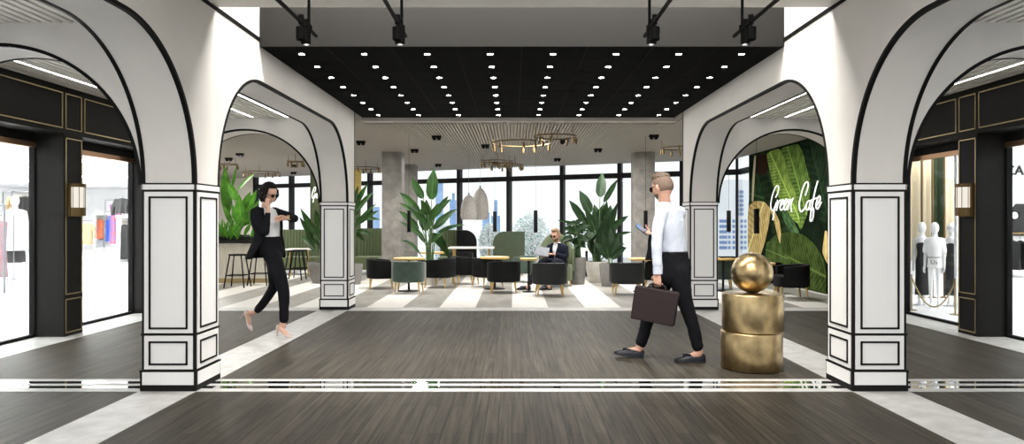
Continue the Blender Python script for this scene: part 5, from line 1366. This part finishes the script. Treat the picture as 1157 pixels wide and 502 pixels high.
def mannequin(p, h, fx, lab, gown=None, top=None, ws=1.0):
    k = h/1.75; f = Vector(fx).normalized(); l = V(-f.y, f.x, 0); p = Vector(p)
    t = thing('mannequin', lab, 'mannequin', p, 0, 'mannequins in the shop window')
    P = lambda a, c, z: p+(l*a*ws+f*c)*k+V(0,0,z*k)
    b = MB()
    b.sphere(P(0,.01,1.63), .105*k, 24, 18, (.78,.78,1.15)); limb(b, [P(0,-.01,1.55), P(0,-.01,1.42)], [.048*k,.058*k])
    torso(b, [(P(0,0,1.44),.11*k*ws,.06*k),(P(0,0,1.40),.165*k*ws,.085*k),(P(0,.01,1.25),.15*k*ws,.11*k),(P(0,0,1.08),.112*k*ws,.085*k),(P(0,0,.95),.155*k*ws,.11*k),(P(0,0,.84),.13*k*ws,.10*k)], l, f)
    for e in (-1, 1):
        limb(b, [P(e*.17,0,1.38), P(e*.22,-.02,1.10), P(e*.235,.05,.86)], [.045*k,.035*k,.024*k], 10)
        hand(b, P(e*.235,.05,.86), (e*.05,.2,-1), (-e,0,0), (0,1,0), .25, k)
        limb(b, [P(e*.085,0,.86), P(e*.09,.01,.48), P(e*.085,-.01,.08)], [.08*k*ws,.052*k*ws,.034*k*ws], 12); limb(b, [P(e*.085,-.01,.06), P(e*.10,.13,.025)], [.036*k,.022*k], 10)
    o = b.buildw('body', M['mann'], t); bake(o, ('REMESH', {'mode':'VOXEL','voxel_size':.009}), ('SMOOTH', {'iterations':3}))
    b = MB(); b.lathe([(.16*k,0),(.16*k,.008),(.02,.014)], p, 28); b.buildw('base_plate', M['white'], t)
    if gown:
        b = MB(); torso(b, [(P(0,0,1.36),.125*k*ws,.085*k),(P(0,.01,1.25),.165*k*ws,.125*k),(P(0,0,1.08),.135*k*ws,.10*k),(P(0,0,.92),.185*k*ws,.13*k),(P(0,0,.6),.19*k*ws,.14*k),(P(0,0,.22),.21*k*ws,.16*k)], l, f)
        for e in (-1, 1): b.tube([P(e*.07,.08,1.33), P(e*.085,.04,1.42), P(e*.08,-.06,1.36)], .012*k, 8)
        b.buildw('gown', gown, t)
    if top:
        b = MB(); torso(b, [(P(0,0,1.44),.09*k*ws,.07*k),(P(0,0,1.41),.18*k*ws,.10*k),(P(0,.01,1.25),.185*k*ws,.14*k),(P(0,0,1.05),.17*k*ws,.13*k),(P(0,0,.82),.19*k*ws,.145*k)], l, f)
        for e in (-1, 1): limb(b, [P(e*.16,0,1.37), P(e*.21,-.01,1.16)], [.07*k,.065*k], 12)
        o = b.buildw('top', top, t); bake(o, ('REMESH', {'mode':'VOXEL','voxel_size':.010}), ('SMOOTH', {'iterations':4}))
    return t, P, l, f, k
def garment(p, h, m_, lab, fx=(1,0,0), kind='dress', group='clothes on the racks', ds=1.0):
    """hanging piece: hanger hook at p, cloth below"""
    p = Vector(p); l = Vector(fx).normalized(); f = V(-l.y, l.x, 0)
    t = thing('garment', lab, 'clothes', p, 0, group)
    b = MB(); w = .24 if kind != 'dress' else .20
    prof = [(0,.03,.02),(-.02,w*.55,.045),(-.06,w,.06),(-.25,w*.92,.08),(-h*.55,w*.85,.085),(-h,w*(1.05 if kind == 'dress' else .95),.10)]
    Q = smooth_line(prof, 4)
    rs = []
    for z, a, d in Q: rs.append([p+l*a*math.cos(q)+f*d*ds*math.sin(q)*(1+.25*math.sin(q*7))+V(0,0,z) for q in [2*PI*k/28 for k in range(28)]])
    b.rings(rs)
    if kind != 'dress':
        for e in (-1, 1): limb(b, [p+l*e*w*.85+V(0,0,-.07), p+l*e*w*1.15+V(0,0,-.3), p+l*e*w*1.2+V(0,0,-.3-h*.35)], [.06,.058,.05], 10)
    b.buildw('cloth', m_, t)
    b = MB(); b.tube([p+V(0,0,-.01), p+V(0,0,.05), p+f*.02+V(0,0,.075), p+V(0,0,.09)], .004, 6); b.tube([p-l*w*.8+V(0,0,-.045), p, p+l*w*.8+V(0,0,-.045)], .006, 6); b.buildw('hanger', M['gold'], t)
    return t
# --- the clothes shop: a long bright room
M['floorw'] = M['white']
for nm in ('floor_shop_left','ceiling_shop_left','wall_shop_interior_left'):
    bpy.data.objects.remove(bpy.data.objects[nm])
pl = [(-5.47,3.5),(-5.47,10.0),(-5.55,10.49),(LW1.x-.1,LW1.y),(-17.5,34),(-24,34),(-24,3.5)]
b = poly_slab(pl, -.1, 0); struct(b.buildw('floor_shop_left', M['white']))
b = poly_slab(pl, 2.95, 3.05); struct(b.buildw('ceiling_shop_left', M['white']))
b = MB(); b.box(-24.1,-24,3.5,34,0,3); b.box(-24,-17,34,34.1,0,3); b.box(-24,-5.5,3.4,3.5,0,3); struct(b.buildw('wall_shop_interior_left', M['white']))
struct(wallseg('wall_shop_rear_left', V(LW1.x-.2,LW1.y+.2,0), V(-17.4,34,0), 0, 3.0, .1, M['white']))
src = [o for o in bpy.data.objects if o.name.startswith('added_panel_light') and o.location.x < 0][0]
for x, y, lab in ((-13.5, 14.5, 'deep inside the clothes shop by the white racks'), (-16, 20, 'far back in the clothes shop above the black dress'), (-19, 27, 'at the very back of the clothes shop'), (-12.5, 18.2, 'along the slanting wall of the clothes shop'), (-15.5, 24.5, 'near the rear wall of the clothes shop'), (-18, 15, 'deep in the clothes shop away from the cafe')):  # more unseen panels, added to brighten the deep end
    d = dup(src, (x, y, 2.93), label='added unseen ceiling panel light '+lab)
    for c in kids(d):
        if c.name.startswith('added_baffle'): bpy.data.objects.remove(c)
def gondola(u0, u1, vb, h, lab, depth=.7):
    Y = GY(vb); xa, xb = (u0-CX)*Y/F, (u1-CX)*Y/F
    t = thing('clothes_rack', lab, 'clothes rack', ((xa+xb)/2, Y+depth/2, 0), 0, 'white clothes racks')
    b = MB(); b.box(xa, xb, Y, Y+depth, 0, .12); b.buildw('plinth', M['white'], t, bevel=.01)
    b = MB(); b.box(xa, xa+.06, Y, Y+depth, .12, h); b.box(xb-.06, xb, Y, Y+depth, .12, h); b.box(xa, xb, Y+depth-.05, Y+depth, .12, h); b.buildw('side_panel', M['white'], t)
    b = MB(); b.box(xa-.01, xb+.01, Y-.02, Y+depth, h, h+.07); b.buildw('top_shelf', M['white'], t)
    b = MB(); b.tube([(xa+.05,Y+.2,h-.12),(xb-.05,Y+.2,h-.12)], .015, 8); b.buildw('rail', M['gold'], t)
    return Y, xa, xb, h
Y, xa, xb, h = gondola(131.5, 150, 302, 1.42, 'white clothes rack with the long black dress')
def hang(u, Y, h, ln, m_, lab, kind='dress', fx=(1,0,0)): garment(V((u-CX)*Y/F, Y, h), ln, m_, lab, fx, kind)
hang(140, Y+.2, 1.22, 1.0, M['dress'], 'long black dress on the white rack in the clothes shop')
hang(138.5, Y+.45, 2.0, .45, M['dress'], 'short black top hanging above the white rack with the long dress', 'coat')
hang(131, Y+2.2, 1.9, 1.3, M['rust'], 'rust and blue long dress hanging beside the white rack')
hang(129, Y+3.4, 1.55, .9, M['cobalt'], 'cobalt blue dress low beside the rust and blue one')
Y, xa, xb, h = gondola(106, 128, 283, 1.62, 'white clothes rack with the orange patterned jacket')
hang(113, Y+.2, 1.41, .9, M['orange'], 'orange patterned jacket on a white rack in the clothes shop', 'coat')
hang(123.3, Y+.2, 1.41, 1.0, M['cobalt'], 'dark blue dress hanging right of the orange patterned jacket')
hang(99, Y-2, 1.25, .9, M['tan'], 'tan garment at the edge of the shop window behind the lantern', 'coat')
Y = 16.6
mannequin(V((17-CX)*Y/F, Y, 0), 1.95, (.6,-.8,0), 'mannequin in white dress deep in the clothes shop, cut by the dark pilaster', None, None)
MA = [o for o in bpy.data.objects if o.name.startswith('mannequin')][-1]; p = Vector(MA.location); k = 1.95/1.75
fm = V(.6,-.8,0); lm = V(.8,.6,0)
b = MB(); torso(b, [(p+V(0,0,1.44*k),.1*k,.08*k),(p+V(0,0,1.38*k),.2*k,.11*k),(p+V(0,0,1.1*k),.19*k,.14*k),(p+V(0,0,.75*k),.24*k,.2*k),(p+V(0,0,.55*k),.27*k,.23*k)], lm, fm); b.buildw('gown', M['whitec'], MA)
b = MB(); torso(b, [(p+V(0,0,.56*k),.18*k,.13*k),(p+V(0,0,.4*k),.2*k,.14*k),(p+V(0,0,.28*k),.2*k,.15*k)], lm, fm); b.buildw('skirt', M['dress'], MA)
hang(22.5, Y+.5, 1.95, .5, M['tan'], 'tan top on a hanger above the white dress', 'coat', (.8,.6,0))
hang(29, Y+.3, 1.95, 1.2, M['dress'], 'black garment hanging beside the white dress', 'dress', (.3,.9,0))
hang(-1.5, Y-1.2, 1.35, 1.3, M['pink'], 'pink patterned dress at the very edge of the clothes shop', 'dress')
Y = 12.4; x = (5-CX)*Y/F
t = thing('clothes_rail', 'slim chrome clothes rail pole just inside the clothes shop window', 'clothes rail', (x,Y,0))
b = MB(); b.tube([(x,Y,0),(x,Y,1.62)], .02, 12); b.lathe([(.1,0),(.1,.01),(.02,.02)], (x,Y,0), 20); b.buildw('pole', M['mullside'], t)
b = MB(); b.tube([(x,Y,1.6),(x-1.6,Y+.6,1.6),(x-1.6,Y+.6,0)], .016, 10); b.buildw('rail', M['mullside'], t)

def rail_stand(u, Y, z, lab, fx=(1,0,0), w=.34):
    p = V((u-CX)*Y/F, Y, 0); l = Vector(fx).normalized(); n_ = V(-l.y, l.x, 0)
    t = thing('garment_stand', lab, 'clothes rail', p, 0, 'slim garment stands')
    b = MB(); b.tube([p-l*w+V(0,0,z), p+l*w+V(0,0,z)], .012, 8); b.buildw('rail', M['mullside'], t)
    for e in (-1, 1): b = MB(); b.tube([p+l*w*e+V(0,0,.01), p+l*w*e+V(0,0,z)], .012, 8); b.tube([p+l*w*e-n_*.2+V(0,0,.012), p+l*w*e+n_*.2+V(0,0,.012)], .012, 8); b.buildw('post', M['mullside'], t)
YA = GY(302)
rail_stand(131, YA+2.2, 2.0, 'slim garment stand carrying the rust and blue long dress')
rail_stand(129, YA+3.4, 1.65, 'slim garment stand carrying the cobalt blue dress')
rail_stand(99, GY(283)-2, 1.35, 'slim garment stand carrying the tan garment behind the lantern')
rail_stand(22.5, 17.1, 2.05, 'slim garment stand behind the mannequin in white', (.8,.6,0))
rail_stand(29, 16.9, 2.05, 'slim garment stand with the black garment beside the mannequin', (.3,.9,0))
rail_stand(-1.5, 15.4, 1.45, 'slim garment stand with the pink patterned dress')

# --- the mannequin window
Y = 10.3
t, P, l_, f_, k = mannequin(V((1056-CX)*Y/F, Y, 0), 1.30, (-.58,-.81,0), 'middle white mannequin in a white top lettered between Us', None, M['whitec'], .72)
for s_, z, sz in (('between', 1.02, .050), ('Us', .90, .085)):
    c = P(0,.150,z); mw_ = Matrix(((-l_.x, 0, f_.x, c.x), (-l_.y, 0, f_.y, c.y), (0, 1, 0, c.z), (0,0,0,1)))
    # x of the letters runs to the viewer's right, which is the figure's left
    rx = V(0,0,1).cross(f_); mw_ = Matrix(((rx.x, 0, f_.x, c.x), (rx.y, 0, f_.y, c.y), (0, 1, 0, c.z), (0,0,0,1)))
    o = text_mesh('lettering', s_, sz*k*1.35, .004, mw_, M['dress'], t); o.location = -Vector(t.location)
mannequin(V((1041.5-CX)*10.7/F, 10.7, 0), 1.30, (-.6,-.8,0), 'white mannequin in long black v-neck gown closest to the near arcade pillar', M['dress'], None, .62)
mannequin(V((1075-CX)*10.6/F, 10.6, 0), 1.29, (-.6,-.8,0), 'white mannequin in black gown next to the dark pilaster', M['dress'], None, .62)
Y = 11.9
for k_, (u0, u1, m_, lab) in enumerate(((1026,1040,'sand','sand-coloured hanging drape behind the mannequins, outermost'), (1043,1052,'sand','sand-coloured hanging drape behind the mannequins, in the middle'), (1055,1066,'dgreen','dark green hanging drape behind the mannequins'), (1068,1079,'sand','sand-coloured hanging drape behind the mannequins, next to the green one'))):
    xa, xb = (u0-CX)*Y/F, (u1-CX)*Y/F; b = MB(); n_ = 40
    b.rings([[V(xa+(xb-xa)*j/n_, Y+.02*math.sin(j*1.3), z) for j in range(n_+1)] for z in (.62,1.2,2.0,2.94)], closed=False)
    o = b.buildw('drape', M[m_]); m = o.modifiers.new('s','SOLIDIFY'); m.thickness = .01
    tag(o, lab, 'curtain', 'drapes behind the mannequins')
for u, lab in ((1041.5,'between the two sand drapes'), (1053.5,'beside the dark green drape'), (1067,'at the last sand drape')):
    p = W(u, 251, 11.7); b = MB(); b.tube([(p.x,11.7,0),(p.x,11.7,2.94)], .018, 10); b.lathe([(.07,0),(.07,.01),(.02,.03)], (p.x,11.7,0), 18)
    tag(b.buildw('gold_pole', M['brass']), 'slim gold display pole '+lab, 'pole', 'gold display poles')
# gold rope swag on two posts
Y = 9.9
t = thing('rope_barrier', 'gold rope swag between slim posts in front of the mannequins', 'barrier', ((1052-CX)*Y/F, Y, 0))
A, B_ = W(1030, 313, Y+.15), W(1079.5, 318, Y-.35)
for p in (A, B_):
    b = MB(); b.tube([(p.x,p.y,0),(p.x,p.y,p.z+.04)], .012, 10); b.lathe([(.07,0),(.07,.01),(.014,.02)], (p.x,p.y,0), 18); b.buildw('post', M['gold'], t)
b = MB(); b.tube([A+(B_-A)*(k/20)+V(0,0,-.40*(1-((k-10)/10)**2)) for k in range(21)], .011, 8); b.buildw('rope', M['gold'], t)
# things in the right-hand front window
Y = 10.2; p = W(1150, 191, Y)
t = thing('shop_sign', 'black capital letters on the wall inside the mannequin shop, cut by the picture edge', 'sign', p)
mw_ = Matrix(((1,0,0,p.x),(0,0,-1,p.y),(0,1,0,p.z-.09),(0,0,0,1)))
o = text_mesh('lettering', 'CAL', .21, .01, mw_, M['dress'], t); o.location = -p
b = MB(); b.box(p.x-.9, p.x+1.1, Y+.02, Y+.08, 0, 2.95); b.buildw('back_board', M['white'], t)
p = W(1146.5, 243.5, Y-.1)
t = thing('wall_mirror', 'small round white mirror under the capital letters in the mannequin shop', 'mirror', p)
b = MB(); b.cyl(p, p+V(0,.03,0), .055, n=30); b.buildw('mirror_glass', M['white'], t)
b = MB(); b.tube([p+V(.06*math.cos(q),-.005,.06*math.sin(q)) for q in [2*PI*j/30 for j in range(31)]], .008, 6); b.buildw('mirror_frame', M['black'], t)
p = W(1150, 250, Y-.02); b = MB(); b.prism([(-.10,-.22),(.2,-.22),(.2,.16),(.12,.26),(-.02,.26),(-.10,.16)], lambda a, z, d: V(p.x+a, d, p.z+z), Y-.04, Y); tag(b.buildw('niche_panel', M['dress']), 'dark arched panel behind the round mirror', 'panel')
t = thing('clothes_rail', 'gold clothes rail with black garments below the round mirror', 'clothes rail', W(1151, 262, Y-.3))
a, c = W(1142, 264, Y-.3), W(1166, 264, Y-.3); b = MB(); b.tube([a, c], .014, 8); b.tube([a, a+V(0,.3,0)], .012, 8); b.tube([c, c+V(0,.3,0)], .012, 8); b.buildw('rail', M['brass'], t)
for u, lab in ((1144.5,'black garment on the gold rail, outermost'), (1153,'black garment on the gold rail, second one'), (1161.5,'black garment on the gold rail, third one')):
    q = W(u, 264, Y-.3); garment(q-V(0,0,.10), .42, M['dress'], lab, (.2,1,0), 'dress', 'black garments on the gold rail', .45)
b = MB(); b.box(7.0, 8.8, 9.6, 10.1, 0, .5); tag(b.buildw('display_plinth', M['white'], bevel=.01), 'low white display plinth under the black garments', 'plinth')

# ================================================================== LIGHT AND CAMERA
w_ = bpy.data.worlds.new('daylight'); SC.world = w_; w_.use_nodes = True; nt = w_.node_tree
bg = nt.nodes['Background']; bg.inputs['Color'].default_value = (.94,.975,1,1); bg.inputs['Strength'].default_value = WORLD if 'WORLD' in globals() else 1.0
def area(name, loc, sx, sy, power, rot=(0,0,0), col=(1,.97,.93)):
    l_ = bpy.data.lights.new(name, 'AREA'); l_.shape = 'RECTANGLE'; l_.size = sx; l_.size_y = sy; l_.energy = power; l_.color = col
    o = bpy.data.objects.new(name, l_); COL.objects.link(o); o.location = loc; o.rotation_euler = rot; return o
area('well_light', (XC, 6.05, 4.3), 4.6, .7, 190)
area('front_fill_light', (XC, 1.8, 3.0), 4.2, 3.0, 150)  # added fill above the camera, no fixture there
for s in (-1, 1):
    area('aisle_front_fill', (XC+s*4.2, 2.6, 2.80), 1.6, 3.2, 26)  # added aisle fill, a bare lamp without a fixture
for r_ in (-1.46, -.835, .835, 1.46):            # added fill beams, aimed forward to brighten the far piers
    l_ = bpy.data.lights.new('forward_fill_beam', 'SPOT'); l_.energy = 95; l_.spot_size = math.radians(100); l_.spot_blend = .8; l_.shadow_soft_size = .06; l_.color = (1,.97,.92)
    q = bpy.data.objects.new('forward_fill_beam', l_); COL.objects.link(q); q.location = (XC+r_, 4.53, 2.47); q.rotation_euler = (math.radians(52), 0, 0)
for o in [o for o in bpy.data.objects if o.name.startswith('ceiling_spot')]:
    l_ = bpy.data.lights.new('spot_beam', 'SPOT'); l_.energy = 65; l_.spot_size = math.radians(95); l_.spot_blend = .7; l_.shadow_soft_size = .06; l_.color = (1,.96,.90)
    q = bpy.data.objects.new('spot_beam', l_); COL.objects.link(q); q.location = o.location+V(0,0,-.05)
    if o.location.x < -4.9: l_.energy = 70
for x, y, e in ((-2,13.2,1), (.3,12.6,1), (2.0,13.8,1), (4.3,12.2,1), (-2.2,17.2,1), (1.3,14.9,1), (-4.6,14.0,1), (-6.6,15.6,1), (-8.3,18.3,1.6), (-9.6,21.5,1.4)):
    area('cafe_fill_light', (x,y,2.86), .6, .6, 60*e)  # bare fill lamps added to lift the cafe brightness
cam = bpy.data.cameras.new('camera'); co = bpy.data.objects.new('camera', cam); COL.objects.link(co)
co.location = (0,0,H); co.rotation_euler = (PI/2,0,0); cam.sensor_width = 36; cam.lens = F/1157*36
cam.shift_x = -1.5/1157; cam.shift_y = 0; cam.clip_start = .05; cam.clip_end = 400
SC.camera = co
SC.view_settings.view_transform = 'Standard'; SC.view_settings.look = 'None'; SC.view_settings.gamma = 1; SC.view_settings.exposure = .35; SC.view_settings.use_curve_mapping = False
